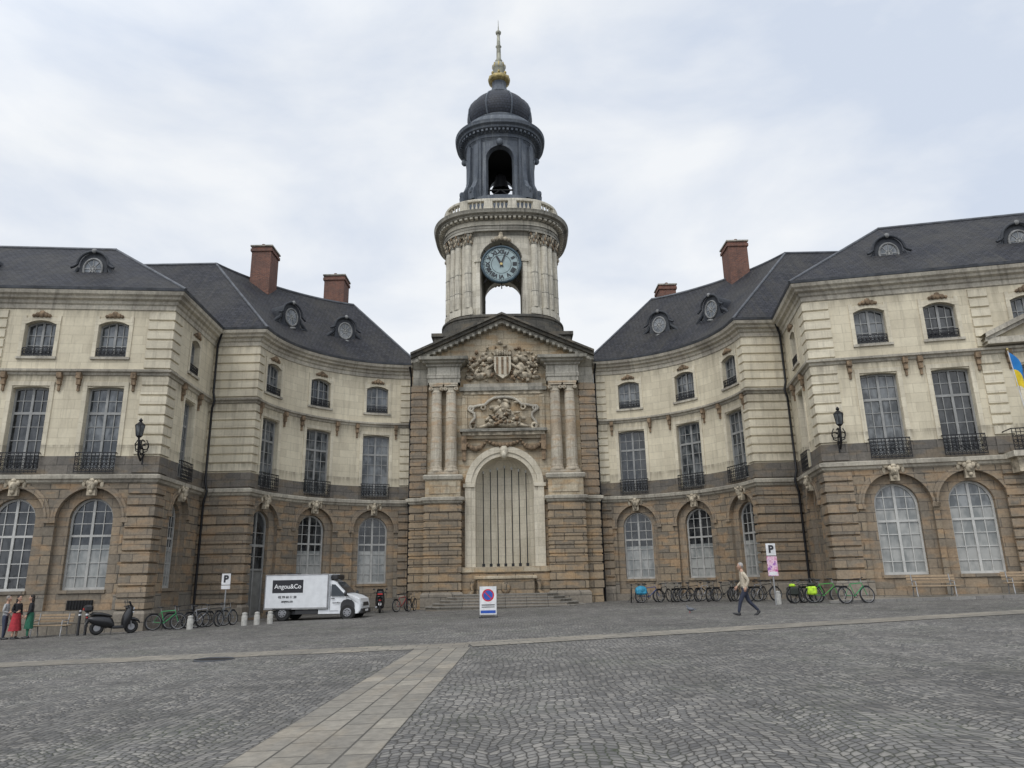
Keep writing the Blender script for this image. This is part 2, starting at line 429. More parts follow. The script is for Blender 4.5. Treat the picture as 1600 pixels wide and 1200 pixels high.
def bay(mb, path, uc, wg=1.9, wr=2.9, w1=1.65, w2=1.4, sty=0, door=False, gtop=5.5):
    zb = gz(path.at(uc, 0, 0)[0])+.1 if door else 1.42
    og = dict(uc=uc, w=wr, zb=.55 if not door else -.9, zt=gtop+.45, k='arch')
    oi = dict(uc=uc, w=wg, zb=zb, zt=gtop, k='arch')
    o1 = dict(uc=uc, w=w1, zb=6.78, zt=10.75, k='seg', rise=.07)
    o2 = dict(uc=uc, w=w2, zb=12.25, zt=14.05, k='seg', rise=.2)
    wall(mb, path, uc-wr/2, uc+wr/2, og['zb'], og['zt']+.05, [oi], M_granq, w=-.22, depth=.28, rmat=M_granq)
    h = wr/2; sp = og['zt']-h; n = 18
    for i in range(n):
        a, b = pi-pi*i/n, pi-pi*(i+1)/n
        for r0, r1, d in ((h, h+.10, .09), (h+.10, h+.24, .045)):
            q = [(uc+r*cos(t), sp+r*sin(t)) for r, t in ((r0, a), (r0, b), (r1, b), (r1, a))]
            mb.face([path.at(x, d, z) for x, z in q], M_granq, q)
            mb.face([path.at(q[2][0], d, q[2][1]), path.at(q[3][0], d, q[3][1]), path.at(q[3][0], 0, q[3][1]), path.at(q[2][0], 0, q[2][1])], M_granq)
        mb.face([path.at(uc+h*cos(a), .09, sp+h*sin(a)), path.at(uc+h*cos(b), .09, sp+h*sin(b)), path.at(uc+h*cos(b), 0, sp+h*sin(b)), path.at(uc+h*cos(a), 0, sp+h*sin(a))], M_granq)
    for s in (-1, 1):   # imposts
        mbox(mb, path, uc+s*(h+.12)-.16, uc+s*(h+.12)+.16, 0, .12, sp-.14, sp+.05, M_granq)
    mascaron(mb, path, uc, og['zt']+.06, .02, .95)
    if door:
        window(mb, path, oi, -.5, 2, [(2.3, .05), (3.0, .018), (3.6, .07), (4.3, .02)], M_gd, M_frameg, .09, M_door, 2.3)
    else:
        if sty == 0: g, lw, lz, fm = M_gd, M_gl, 3.4, M_frame
        elif sty == 1: g, lw, lz, fm = M_gh, M_gl, 4.3, M_white
        else: g, lw, lz, fm = M_gd, M_gd, 3.3, M_white
        window(mb, path, oi, -.5, 4, [(2.0, .018), (2.6, .018), (3.2, .018), (3.8, .05), (4.35, .018), (4.9, .018)], g, fm, .09, lw, lz)
        mbox(mb, path, uc-wg/2-.05, uc+wg/2+.05, -.22, -.14, 1.28, 1.42, M_granq)
    gm = rnd.choice([M_gm, M_gm, M_gd])
    window(mb, path, o1, -.33, 4, [(7.55, .018), (8.2, .018), (8.85, .018), (9.5, .06), (10.1, .018)], gm, M_frameg, .085)
    window(mb, path, o2, -.3, 4, [(12.85, .018), (13.35, .018)], rnd.choice([M_gm, M_gd, M_gm]), M_frameg, .07)
    for s in (-1, 1):
        mbox(mb, path, uc+s*(w1/2+.11)-.10, uc+s*(w1/2+.11)+.10, 0, .05, 7.42, 10.95, M_quoin)
        mbox(mb, path, uc+s*(w2/2+.10)-.09, uc+s*(w2/2+.10)+.09, 0, .05, 12.1, 14.3, M_quoin)
        uu = uc+s*(w1/2+.42)
        mbox(mb, path, uu-.11, uu+.11, 0, .24, 11.12, 11.40, M_sculptd)
        mbox(mb, path, uu-.085, uu+.085, 0, .17, 10.82, 11.12, M_sculptd)
        mbox(mb, path, uu-.05, uu+.05, 0, .10, 10.52, 10.82, M_sculptd)
    mbox(mb, path, uc-w1/2-.21, uc+w1/2+.21, 0, .055, 10.78, 10.98, M_quoin)
    n = 8
    for i in range(n):
        ua = uc-w2/2-.19+(w2+.38)*i/n; ub = uc-w2/2-.19+(w2+.38)*(i+1)/n
        f = lambda u: 14.28-.2*((u-uc)/(w2/2+.19))**2
        q = [(ua, prof(o2, ua)), (ub, prof(o2, ub)), (ub, f(ub)), (ua, f(ua))]
        mb.face([path.at(x, .06, z) for x, z in q], M_quoin, q)
        mb.face([path.at(ua, .06, f(ua)), path.at(ub, .06, f(ub)), path.at(ub, 0, f(ub)), path.at(ua, 0, f(ua))], M_quoin)
    for du, r in ((0, .17), (-.2, .12), (.2, .12), (-.36, .08), (.36, .08)):
        ell(mb, path.at(uc+du, .09, 14.36-abs(du)*.25), (r, .1, r*1.1), M_sculptd, 7, 5)
    mbox(mb, path, uc-w2/2-.2, uc+w2/2+.2, 0, .10, 12.10, 12.22, M_trim)
    railing(mb, path, uc, w2-.1, 12.25, .42, .06)
    railing(mb, path, uc, w1+.1, 6.62, .95, .20)
    return og, o1, o2

# ---------------------------------------------------------------- the town hall
TH = empty('town_hall', (AX, 46, 0))
def child(mb, name):
    ob = mb.build(name); ob.parent = TH; ob.matrix_parent_inverse = Matrix.Translation((-AX, -46, 0)); return ob

R0 = 8.25
cL = Vector((AX-5.5, 38.6)); cR = Vector((AX+5.5, 38.6))
def arcL(phi, r=R0): return (cL.x-r*sin(radians(phi)), cL.y+r*cos(radians(phi)))
def arcR(phi, r=R0): return (cR.x+r*sin(radians(phi)), cR.y+r*cos(radians(phi)))
B_L = (-16.6, 33.5); A_L = (-36.0, 33.5-19.4*.10); C_L = (-16.9, 39.2)
B_R = (14.6, 33.9); A_R = (36.0, 33.9-21.4*.20); C_R = (15.5, 39.2)
arcLp = [arcL(86-82*i/28) for i in range(29)]
arcRp = [arcR(4+82*i/28) for i in range(29)]
fullL = [A_L, B_L, C_L]+arcLp
fullR = arcRp+[C_R, B_R, A_R]
mats_mid = [(-99, M_gran), (6.4, M_band), (7.42, M_lime)]
def section(mb, path, bays):
    ops = [bay(mb, path, **b) for b in bays]
    wall(mb, path, 0, path.len, -1.6, 6.4, [o[0] for o in ops], [(-99, M_plinth), (1.2, M_gran)], depth=.24, rmat=M_granq)
    wall(mb, path, 0, path.len, 6.4, 11.4, [o[1] for o in ops], mats_mid, depth=.36, rmat=M_quoin)
    wall(mb, path, 0, path.len, 11.4, 15.2, [o[2] for o in ops], [(-99, M_lime)], depth=.33, rmat=M_quoin)
def sub(path, a, b, n=1):
    return [path.at(a+(b-a)*i/n, 0, 0)[:2] for i in range(n+1)]

CORN = [(0, 14.62), (.06, 14.66), (.08, 14.86), (.16, 14.92), (.2, 15.05), (.36, 15.12), (.40, 15.22), (.52, 15.3), (.58, 15.46), (.1, 15.52)]
STR2 = [(0, 11.28), (.07, 11.32), (.10, 11.42), (.22, 11.46), (.24, 11.56), (.05, 11.62), (0, 11.63)]
STR1 = [(0, 6.14), (.1, 6.2), (.14, 6.30), (.24, 6.34), (.27, 6.50), (.08, 6.56), (0, 6.57)]
for side, full in (('left', fullL), ('right', fullR)):
    mb = MB()
    if side == 'left':
        fr = Path([A_L, B_L]); rt = Path([B_L, C_L]); pr = Path([C_L, arcLp[0]]); ar = Path(arcLp)
        section(mb, fr, [dict(uc=fr.ux(x), sty=s) for x, s in ((-33.4, 0), (-30.0, 0), (-26.6, 0), (-22.7, 2), (-19.35, 0))])
        section(mb, rt, [dict(uc=2.9, wg=1.45, wr=2.1, w1=1.35, w2=1.1, sty=0)])
        section(mb, pr, [])
        ph = lambda p: R0*radians(86-p)
        section(mb, ar, [dict(uc=ph(74), wg=1.6, wr=2.5, w1=1.6, w2=1.4, door=True), dict(uc=ph(47), wg=1.75, wr=2.6, w1=1.7, w2=1.4, sty=0), dict(uc=ph(20), wg=1.75, wr=2.6, w1=1.7, w2=1.4, sty=0)])
        qc = [fr.at(fr.len-1.15, 0, 0)[:2], B_L, rt.at(.95, 0, 0)[:2]]
        qp = [C_L, arcLp[0]]+[ar.at(.15*i, 0, 0)[:2] for i in range(1, 5)]
        qg = [ar.at(ar.len-.75+.15*i, 0, 0)[:2] for i in range(6)]
        qf = sub(fr, fr.ux(-25.1), fr.ux(-24.25))
    else:
        fr = Path([B_R, A_R]); rt = Path([C_R, B_R]); pr = Path([arcRp[-1], C_R]); ar = Path(arcRp)
        section(mb, fr, [dict(uc=fr.ux(x), sty=1) for x in (17.5, 20.58, 24.3, 27.9, 31.3)])
        section(mb, rt, [dict(uc=rt.len-2.9, wg=1.45, wr=2.1, w1=1.35, w2=1.1, sty=0)])
        section(mb, pr, [])
        ph = lambda p: R0*radians(p-4)
        section(mb, ar, [dict(uc=ph(p), wg=1.75, wr=2.6, w1=1.7, w2=1.4, sty=0) for p in (20, 47, 74)])
        qc = [rt.at(rt.len-.95, 0, 0)[:2], B_R, fr.at(1.15, 0, 0)[:2]]
        qp = [ar.at(ar.len-.6+.15*i, 0, 0)[:2] for i in range(4)]+[arcRp[-1], C_R]
        qg = [ar.at(.15*i, 0, 0)[:2] for i in range(6)]
        qf = sub(fr, fr.ux(21.9), fr.ux(22.7))
    for q in (qc, qp, qg, qf):
        quoin(mb, q, 7.45, 11.28, M_quoin); quoin(mb, q, 11.64, 14.6, M_quoin)
        quoin(mb, q, gz(q[0][0])+.9, 6.13, M_granq, .10)
        quoin(mb, q, 6.6, 7.42, M_band, .06, .8, .03)
        sweep(mb, q, [(0, -1.4), (.18, -1.4), (.18, gz(q[0][0])+.75), (.1, gz(q[0][0])+.87), (0, gz(q[0][0])+.88)], M_plinth)
    sweep(mb, full, CORN, M_trim); sweep(mb, full, STR2, M_trim); sweep(mb, full, STR1, M_trim)
    sweep(mb, full, [(.50, 15.47), (.60, 15.48), (.64, 15.6), (.60, 15.61), (.56, 15.52), (.2, 15.53)], M_zinc)
    child(mb, side+'_wing_walls')
    mb = MB()
    def pipe(x, y, ox, oy):
        chain(mb, [(x+ox*2.4, y+oy*2.4, 15.35), (x+ox*1.0, y+oy*1.0, 14.7), (x+ox, y+oy, 11.9), (x+ox*1.8, y+oy*1.8, 11.4), (x+ox, y+oy, 11.0), (x+ox, y+oy, 6.9), (x+ox*2, y+oy*2, 6.4), (x+ox, y+oy, 5.8), (x+ox, y+oy, -.4)], .065, M_iron, 8)
    if side == 'left':
        pipe(C_L[0], C_L[1], .22, -.2); pipe(arcLp[-1][0], arcLp[-1][1], -.05, -.25)
    else:
        pipe(C_R[0], C_R[1], -.22, -.2); pipe(arcRp[0][0], arcRp[0][1], .05, -.25)
    child(mb, side+'_downpipes')
    # ------------ roofs
    mb = MB(); sg = -1 if side == 'left' else 1
    B = Vector(B_L if side == 'left' else B_R); A = Vector(A_L if side == 'left' else A_R)
    t = (A-B).normalized(); k = Vector((-t.y, t.x)); k = k if k.y > 0 else -k
    def LP(a, b, z): q = B+t*a+k*b; return (q.x, q.y, z)
    e0, e1, z0, zr = -.62, (A-B).length, 15.55, (20.6 if side == 'left' else 20.9)
    dp = 12.0; rs = 5.9; re = 13.8
    def roofq(p): mb.face(p, M_slate)
    roofq([LP(e0, e0, z0), LP(e1, e0, z0), LP(re, rs, zr), LP(rs, rs, zr)])
    roofq([LP(e0, e0, z0), LP(rs, rs, zr), LP(e0, dp, z0)])
    roofq([LP(e0, dp, z0), LP(rs, rs, zr), LP(re, rs, zr), LP(e1, dp, z0)])
    roofq([LP(e1, e0, z0), LP(re, rs, zr), LP(e1, dp, z0)])
    tube(mb, LP(rs, rs, zr), LP(re, rs, zr), .11, .11, M_zinc); tube(mb, LP(rs, rs, zr), LP(e0, e0, z0), .08, .08, M_zinc)
    # link block roof
    xi = (arcLp[0][0]+.55) if side == 'left' else (arcRp[-1][0]-.55); yi = 38.62
    rx = xi+sg*5.9; ry = 44.6; rz = 22.3
    roofq([(xi, yi, z0), (xi+sg*14, yi, z0), (xi+sg*14, ry, rz), (rx, ry, rz)])
    roofq([(xi+sg*5, 50.5, z0), (rx, ry, rz), (xi+sg*14, ry, rz), (xi+sg*14, 50.5, z0)])
    tube(mb, (rx, ry, rz), (xi+sg*14, ry, rz), .11, .11, M_zinc); tube(mb, (rx, ry, rz), (xi, yi, z0), .08, .08, M_zinc)
    # curved roof: eave follows the concave wall, ridge runs into the link ridge
    af = arcL if side == 'left' else arcR; cc = cL if side == 'left' else cR
    ri, ro = 7.66, 19.2; nph = 24
    def P3(phi, r, z): q = af(phi, r); return (q[0], q[1], z)
    dxe, dye = abs(rx-cc.x), ry-cc.y
    phE = math.degrees(math.atan2(dxe, dye)); rE = sqrt(dxe*dxe+dye*dye)
    def ridge(f):
        g = f*f*(3-2*f); return Vector(P3(25+(phE-25)*f, 13.4+(rE-13.4)*g, 21.6+(rz-21.6)*g))
    eE = Vector((xi, yi, z0))
    def eave(f):
        v = Vector(P3(1+87*f, ri, z0)); w_ = max(0, (f-.93)/.07); return v.lerp(eE, w_)
    m = 6
    for i in range(nph):
        f0_, f1_ = i/nph, (i+1)/nph
        for j in range(m):
            S = lambda f, g: eave(f).lerp(ridge(f), g)
            g0, g1 = j/m, (j+1)/m
            uvf = lambda f, g: (f*13, g*8.2)
            mb.face([S(f0_, g0), S(f1_, g0), S(f1_, g1), S(f0_, g1)], M_slate, [uvf(f0_, g0), uvf(f1_, g0), uvf(f1_, g1), uvf(f0_, g1)], True)
        a, b = ridge(f0_), ridge(f1_)
        mb.face([a, b, P3(25+(phE-25)*f1_, 20.5, z0), P3(25+(phE-25)*f0_, 20.5, z0)], M_slate)
        tube(mb, a, b, .11, .11, M_zinc, 6, False)
    mb.face([P3(1, ri, z0), ridge(0), P3(25, 20.5, z0), P3(8, ro-1, z0)], M_slate)
    tube(mb, P3(1, ri, z0), ridge(0), .08, .08, M_zinc)
    child(mb, side+'_slate_roof')
    # chimneys
    mb = MB()
    for (x, y, w, zb, zt) in (((-17.3, 47.0, 1.35, 18.5, 24.4), (-13.25, 51.3, 1.5, 18, 24.0)) if side == 'left' else ((16.1, 47.6, 1.35, 18.5, 24.4), (12.5, 54.3, 1.3, 18, 24.0))):
        box(mb, x-w/2, x+w/2, y-.8, y+.8, zb, zt-.45, M_brick)
        box(mb, x-w/2-.08, x+w/2+.08, y-.88, y+.88, zt-.45, zt-.25, M_brick)
        box(mb, x-w/2-.02, x+w/2+.02, y-.82, y+.82, zt-.25, zt-.1, M_brick)
        box(mb, x-w/2-.1, x+w/2+.1, y-.9, y+.9, zt-.1, zt, M_towerd)
        for q in (-.5, .1, .55): tube(mb, (x, y+q, zt), (x, y+q, zt+.2), .15, .12, M_brick, 10)
    child(mb, side+'_brick_chimneys')
    # dormers
    mb = MB()
    def dormer(px, py, pz, dx, dy, s=1.0):
        d = Vector((dx, dy, 0)).normalized(); r = Vector((-d.y, d.x, 0)); o = Vector((px, py, pz)); up = Vector((0, 0, 1))
        def F(x, y, z): return o+r*x*s-d*y*s+up*z*s     # y = back
        def EP(ax_, az_, n): return [(ax_*cos(2*pi*i/n), az_*sin(2*pi*i/n)) for i in range(n)]
        out = [(-1.0, -1.05), (1.0, -1.05), (1.0, -.8), (.78, -.5), (.74, .1)]+[(.74*cos(a), .25+.78*sin(a)) for a in [pi*i/12 for i in range(13)]]+[(-.74, .1), (-.78, -.5), (-1.0, -.8)]
        extrude(mb, out, 0, 2.6, M_leadd, F)
        chain(mb, [F(.84*cos(pi*i/14), -.12, .22+.82*sin(pi*i/14)) for i in range(15)], .085*s, M_leadd, 6)
        for q in (-1, 1): chain(mb, [F(q*x, -.12, z) for x, z in ((.84, .22), (1.0, .10), (1.16, .04))], .08*s, M_leadd, 6)
        # oval stone ring around the pane
        E1 = EP(.50, .62, 28); rows = []
        for e in E1+E1[:1]:
            nn = Vector((e[0], e[1])).normalized()
            rows.append([F(e[0]+nn.x*.07*cos(2*pi*j/6), -.03+.07*sin(2*pi*j/6), e[1]+nn.y*.07*cos(2*pi*j/6)) for j in range(6)])
        mb.grid(rows, M_ring, True, True)
        mb.face([F(x, -.02, z) for x, z in EP(.48, .60, 28)], M_dg)
        for a, b in (((0, -.58), (0, .58)), ((-.46, 0), (.46, 0)), ((-.33, -.42), (.33, .42)), ((-.33, .42), (.33, -.42))):
            tube(mb, F(a[0], -.04, a[1]), F(b[0], -.04, b[1]), .016*s, .016*s, M_frame, 4)
        torus(mb, F(0, -.04, 0), d, .17*s, .016*s, M_frame, 14, 4)
        for sgn in (-1, 1):
            torus(mb, F(sgn*1.13, .05, -.76), d, .17*s, .09*s, M_leadd, 14, 6)
            chain(mb, [F(sgn*x, .05, z) for x, z in ((.80, .1), (.92, -.2), (1.18, -.42), (1.42, -.66), (1.40, -.9))], [.08*s, .12*s, .13*s, .11*s, .08*s], M_leadd, 6)
        ell(mb, F(0, -.14, 1.06), (.14*s, .12*s, .15*s), M_ring, 8, 6); ell(mb, F(0, -.1, -.82), (.3*s, .1*s, .1*s), M_ring, 8, 6)
        tube(mb, F(-1.5, .05, -1.02), F(1.5, .05, -1.02), .09*s, .09*s, M_zinc, 6)
    for a in ((5.0, 10.6) if side == 'left' else (4.9, 11.0)):
        q = LP(a, 1.75, 17.55); dormer(q[0], q[1], q[2], -k.x, -k.y, .92)
    for p in (33, 57):
        q = af(p, R0+1.35); dd = Vector(af(p, 1))-Vector(af(p, 2)); dormer(q[0], q[1], 18.1, dd.x, dd.y, .92)
    child(mb, side+'_dormers')
    mb = MB()
    for q in ((LP(e1, 0, 0), LP(e1, 11.5, 0)), (LP(e1, 11.5, 0), LP(0, 11.5, 0)), ((xi+sg*14, 50, 0), (AX+sg*5, 57, 0))):
        a, b = q; mb.face([(a[0], a[1], -1.5), (b[0], b[1], -1.5), (b[0], b[1], 15.55), (a[0], a[1], 15.55)], M_lime)
    child(mb, side+'_rear_walls')

# avant-corps pediment on the right wing + balcony
mb = MB(); frR = Path([B_R, A_R]); u0 = frR.ux(22.3)
pc = u0+3.6; hw = 3.75
mbox(mb, frR, pc-hw, pc+hw, .1, .55, 11.65, 11.95, M_trim)
for s in (-1, 1):
    for (dz, w1) in ((0, .55), (.18, .68)):
        q = [(pc+s*(hw+.1), 11.75+dz), (pc, 13.5+dz), (pc, 13.72+dz), (pc+s*(hw+.1), 11.97+dz)]
        mb.face([frR.at(u, w1, z) for u, z in q], M_trim, q)
        for i in (0, 2): mb.face([frR.at(q[i][0], w1, q[i][1]), frR.at(q[i+1][0], w1, q[i+1][1]), frR.at(q[i+1][0], 0, q[i+1][1]), frR.at(q[i][0], 0, q[i][1])], M_trim)
mb.face([frR.at(pc-hw, .2, 11.9), frR.at(pc+hw, .2, 11.9), frR.at(pc, .2, 13.6)], M_lime)
mbox(mb, frR, u0-.2, u0+7.4, 0, 1.0, 6.35, 6.6, M_trim)
for du in (0.0, 2.1, 4.6, 6.8): mbox(mb, frR, u0+du, u0+du+.35, 0, .8, 5.7, 6.34, M_sculpt)
railing(mb, frR, u0+3.6, 7.4, 6.6, 1.0, .95)
child(mb, 'balcony_pediment')

# ---------------------------------------------------------------- central block
Yf = 46.0
mb = MB(); F0 = Path([(AX-5.95, Yf), (AX+5.95, Yf)])
def off(a): return a+5.95
nich = dict(uc=5.95, w=3.7, zb=2.3, zt=9.15, k='arch')
wall(mb, F0, 0, 11.9, -1.5, 15.6, [nich], [(-99, M_portalg), (7.9, M_portal)], depth=.12, rmat=M_niche)
R = 1.85; sp = 7.3; rows = []
zs = [2.3, 3.5, 4.7, 5.9, sp]+[sp+R*sin(pi/2*i/8) for i in range(1, 9)]
for z in zs:
    r = R if z <= sp else sqrt(max(R*R-(z-sp)**2, 0.0004))
    rows.append([(AX+r*cos(pi*j/20), Yf+.12+r*.75*sin(pi*j/20), z) for j in range(21)])
mb.grid(rows, M_niche, True, False, uvs=lambda i, j: (j*.29, zs[i]))
mb.face([(AX-R, Yf, 2.3), (AX+R, Yf, 2.3), (AX+R, Yf+1.6, 2.3), (AX-R, Yf+1.6, 2.3)], M_niche)
for r0, r1, d in ((1.85, 2.12, .10), (2.12, 2.5, .18)):
    for s in (-1, 1):
        a, b = sorted((5.95+s*r0, 5.95+s*r1)); mbox(mb, F0, a, b, 0, d, 2.3, sp, M_niche)
    for i in range(20):
        a, b = pi*i/20, pi*(i+1)/20
        q = [(5.95+r*cos(t), sp+r*sin(t)) for r, t in ((r0, a), (r0, b), (r1, b), (r1, a))]
        mb.face([F0.at(u, d, z) for u, z in q], M_niche, q)
        for c in ((0, 1), (2, 3)):
            mb.face([F0.at(q[c[0]][0], d, q[c[0]][1]), F0.at(q[c[1]][0], d, q[c[1]][1]), F0.at(q[c[1]][0], 0, q[c[1]][1]), F0.at(q[c[0]][0], 0, q[c[0]][1])], M_niche)
for s in (-1, 1):
    c = 5.95+s*2.25; mbox(mb, F0, c-.36, c+.36, 0, .26, sp-.1, sp+.12, M_niche)
for s in (-1, 1):
    a, b = AX+s*2.75, AX+s*4.95; a, b = min(a, b), max(a, b)
    pth = [(a, Yf), (a, 45.25), (b, 45.25), (b, Yf)]
    sweep(mb, pth, [(0, -1.4), (0, 6.14)], M_portalg)
    quoin(mb, pth, .9, 6.1, M_portalg, .07, .44, .06)
    sweep(mb, pth, [(0, -1.4), (.2, -1.4), (.2, .7), (.08, .84), (0, .85)], M_plinth)
    sweep(mb, pth, STR1, M_trim)
    sweep(mb, pth, [(0, 6.5), (0, 7.7)], M_portal)
    sweep(mb, pth, [(0, 7.6), (.1, 7.66), (.16, 7.86), (.05, 7.95), (-.8, 7.96)], M_trim)
    box(mb, a+.25, b-.25, 45.21, 45.3, 6.75, 7.5, M_portal)
    a2, b2 = sorted((AX+s*5.02, AX+s*5.95))
    pq = [(a2, Yf), (a2, 45.82), (b2, 45.82), (b2, 46.6)] if s > 0 else [(a2, 46.6), (a2, 45.82), (b2, 45.82), (b2, Yf)]
    sweep(mb, [(a2, Yf), (a2, 45.82), (b2, 45.82), (b2, 47.2)] if s > 0 else [(a2, 47.2), (a2, 45.82), (b2, 45.82), (b2, Yf)], [(0, -1.4), (0, 14.6)], M_portalg)
    quoin(mb, pq, .9, 6.1, M_portalg, .06, .44, .06); quoin(mb, pq, 6.6, 13.9, M_granq, .06, .44, .06)
    sweep(mb, pq, STR1, M_trim)
    pe = [(a+.1, Yf), (a+.1, 45.2), (b-.05, 45.2), (b-.05, Yf)]
    sweep(mb, pe, [(-.3, 13.92), (0, 13.92), (0, 14.2), (.05, 14.22), (.05, 14.45), (.02, 14.5), (.02, 14.95), (.12, 15.0), (.14, 15.12), (.34, 15.2), (.38, 15.3), (.55, 15.36), (.58, 15.55), (-.7, 15.6)], M_towerd)
    mb.face([(a+.1, Yf, 13.92), (a+.1, 45.2, 13.92), (b-.05, 45.2, 13.92), (b-.05, Yf, 13.92)], M_towerd)
    for o in (3.38, 4.32):
        cx = AX+s*o; cy = 45.62
        box(mb, cx-.47, cx+.47, cy-.40, cy+.38, 7.965, 8.14, M_colst)
        lathe(mb, cx, cy, [(.45, 8.14), (.47, 8.22), (.43, 8.3), (.38, 8.34), (.42, 8.42), (.37, 8.5)], M_colst, 20, False)
        lathe(mb, cx, cy, [(.37-.05*(i/8)**2, 8.5+4.75*i/8) for i in range(9)], M_colst, 24, False)
        for zz in (10.0, 11.6): lathe(mb, cx, cy, [(.352, zz), (.372, zz+.02), (.372, zz+.06), (.350, zz+.08)], M_colst, 20, False)
        lathe(mb, cx, cy, [(.32, 13.25), (.36, 13.3), (.33, 13.36), (.33, 13.45), (.42, 13.62)], M_colst, 20, False)
        for q in (-1, 1):
            torus(mb, (cx+q*.34, cy-.30, 13.55), (0, 1, 0), .10, .055, M_colst, 14, 6)
            tube(mb, (cx+q*.34, cy-.36, 13.55), (cx+q*.34, cy+.3, 13.55), .11, .11, M_colst, 12)
            ell(mb, (cx+q*.34, cy-.38, 13.55), (.05, .05, .05), M_colst, 8, 5)
        box(mb, cx-.42, cx+.42, cy-.4, cy+.38, 13.68, 13.8, M_colst); box(mb, cx-.46, cx+.46, cy-.43, cy+.38, 13.8, 13.915, M_colst)
sweep(mb, [(AX-5.9, Yf-.18), (AX-4.92, Yf-.18)], [(0, 13.92), (.05, 14.5), (.05, 14.95), (.3, 15.2), (.5, 15.36), (.5, 15.55), (-.5, 15.6)], M_towerd)
sweep(mb, [(AX+4.92, Yf-.18), (AX+5.9, Yf-.18)], [(0, 13.92), (.05, 14.5), (.05, 14.95), (.3, 15.2), (.5, 15.36), (.5, 15.55), (-.5, 15.6)], M_towerd)
mbox(mb, F0, off(-2.85), off(2.85), 0, .20, 13.5, 13.75, M_towerd)
mbox(mb, F0, off(-2.6), off(2.6), 0, .10, 13.75, 14.0, M_trim)
mbox(mb, F0, off(-2.6), off(2.6), 0, .08, 13.28, 13.5, M_sculpt)
# cornice shelf, scrolled panel frame and sculpture
mbox(mb, F0, off(-2.8), off(2.8), 0, .55, 10.72, 10.9, M_towerd); mbox(mb, F0, off(-2.65), off(2.65), 0, .38, 10.5, 10.72, M_sculpt)
mbox(mb, F0, off(-2.5), off(2.5), 0, .22, 10.3, 10.5, M_portal)
for s in (-1, 1):
    c = 5.95+s*2.55; mbox(mb, F0, c-.16, c+.16, 0, .34, 9.55, 10.5, M_sculptd); mbox(mb, F0, c-.11, c+.11, 0, .25, 8.9, 9.55, M_sculptd)
    # S-curved frame with volutes
    chain(mb, [F0.at(off(s*x), .14, z) for x, z in ((2.15, 10.95), (2.1, 11.4), (1.85, 11.7), (1.9, 12.0), (2.15, 12.15), (2.1, 12.4), (1.6, 12.5), (1.2, 12.55), (.95, 12.8), (.6, 13.0), (0, 13.05))], .10, M_trim, 7)
    torus(mb, F0.at(off(s*2.1), .16, 12.3), (0, 1, 0), .16, .08, M_trim, 14, 6); torus(mb, F0.at(off(s*2.0), .16, 11.1), (0, 1, 0), .18, .09, M_sculpt, 14, 6)
    torus(mb, F0.at(off(s*1.3), .18, 12.35), (0, 1, 0), .14, .07, M_sculpt, 12, 6)
    a, b = sorted((off(s*2.35), off(s*2.7))); mbox(mb, F0, a, b, 0, .1, 11.0, 13.2, M_portal)
def rel(x, z, rx, rz, ry=.16, rot=0, mt=None, w=.1):
    ell(mb, (AX+x, Yf-w, z), (rx, ry, rz), mt or M_sculpt, 9, 7, Matrix.Rotation(rot, 3, 'Y'))
rel(0, 11.3, .8, .30, .35); rel(-.6, 11.25, .55, .22, .35); rel(.65, 11.25, .6, .25, .35); rel(-.15, 11.85, .42, .5, .35, .3); rel(.1, 12.4, .35, .34, .32)
rel(-.45, 12.25, .32, .2, .28, -.6); rel(.45, 11.85, .28, .4, .28, -.5); rel(1.15, 11.15, .55, .15, .28, .2); rel(-1.2, 11.12, .55, .14, .28, -.2); rel(.85, 11.6, .4, .15, .25, .6); rel(-.9, 11.65, .4, .15, .25, -.6)
rel(.25, 12.75, .3, .12, .25, .5); rel(-.2, 12.7, .12, .25, .25, -.5)
for i in range(44): rel(rnd.gauss(0, .65), 11.15+abs(rnd.gauss(0, .6)), rnd.uniform(.06, .2), rnd.uniform(.05, .16), .2, rnd.uniform(-1, 1), rnd.choice([None, None, M_sculptd]), rnd.uniform(.25, .45))
for x0, x1 in ((-2.5, -1.1), (-1.1, 1.1), (1.1, 2.5)):
    for i in range(11):
        t = i/10; x = x0+(x1-x0)*t; z = 10.15-.5*4*t*(1-t)*(1 if abs(x0-x1) < 2 else .55)
        r = .09+.09*sin(pi*t); rel(x, z, r, r*.9, .15, rnd.uniform(-1, 1), M_sculptd, .2)
rel(0, 9.5, .28, .42, .25, 0, M_niche, .15); rel(0, 9.25, .2, .3, .3, 0, M_niche, .2)
sh = [(-.55, 15.75), (.55, 15.75), (.55, 14.9), (.42, 14.55), (0, 14.25), (-.42, 14.55), (-.55, 14.9)]
extrude(mb, [(AX+x, z) for x, z in sh], Yf-.42, Yf, M_niche)
for i in range(3): box(mb, AX-.42+i*.34, AX-.28+i*.34, Yf-.46, Yf-.42, 14.55, 15.7, M_sculptd)
for i in range(7): rel(-.5+i*.166, 15.95+.06*sin(pi*i/6), .1, .2, .15, 0, M_sculpt, .35)
for s in (-1, 1):
    rel(s*1.05, 14.9, .38, .55, .25, s*.5); rel(s*.85, 15.55, .2, .22, .22, 0, None, .3); rel(s*1.45, 14.5, .5, .25, .25, s*.2); rel(s*.75, 15.1, .1, .35, .2, -s*.9, None, .3); rel(s*1.75, 14.75, .12, .45, .15, -s*.5)
    rel(s*1.3, 15.7, .5, .2, .2, s*.5); rel(s*1.9, 15.25, .4, .15, .2, s*.5); rel(s*2.2, 14.4, .3, .15, .2)
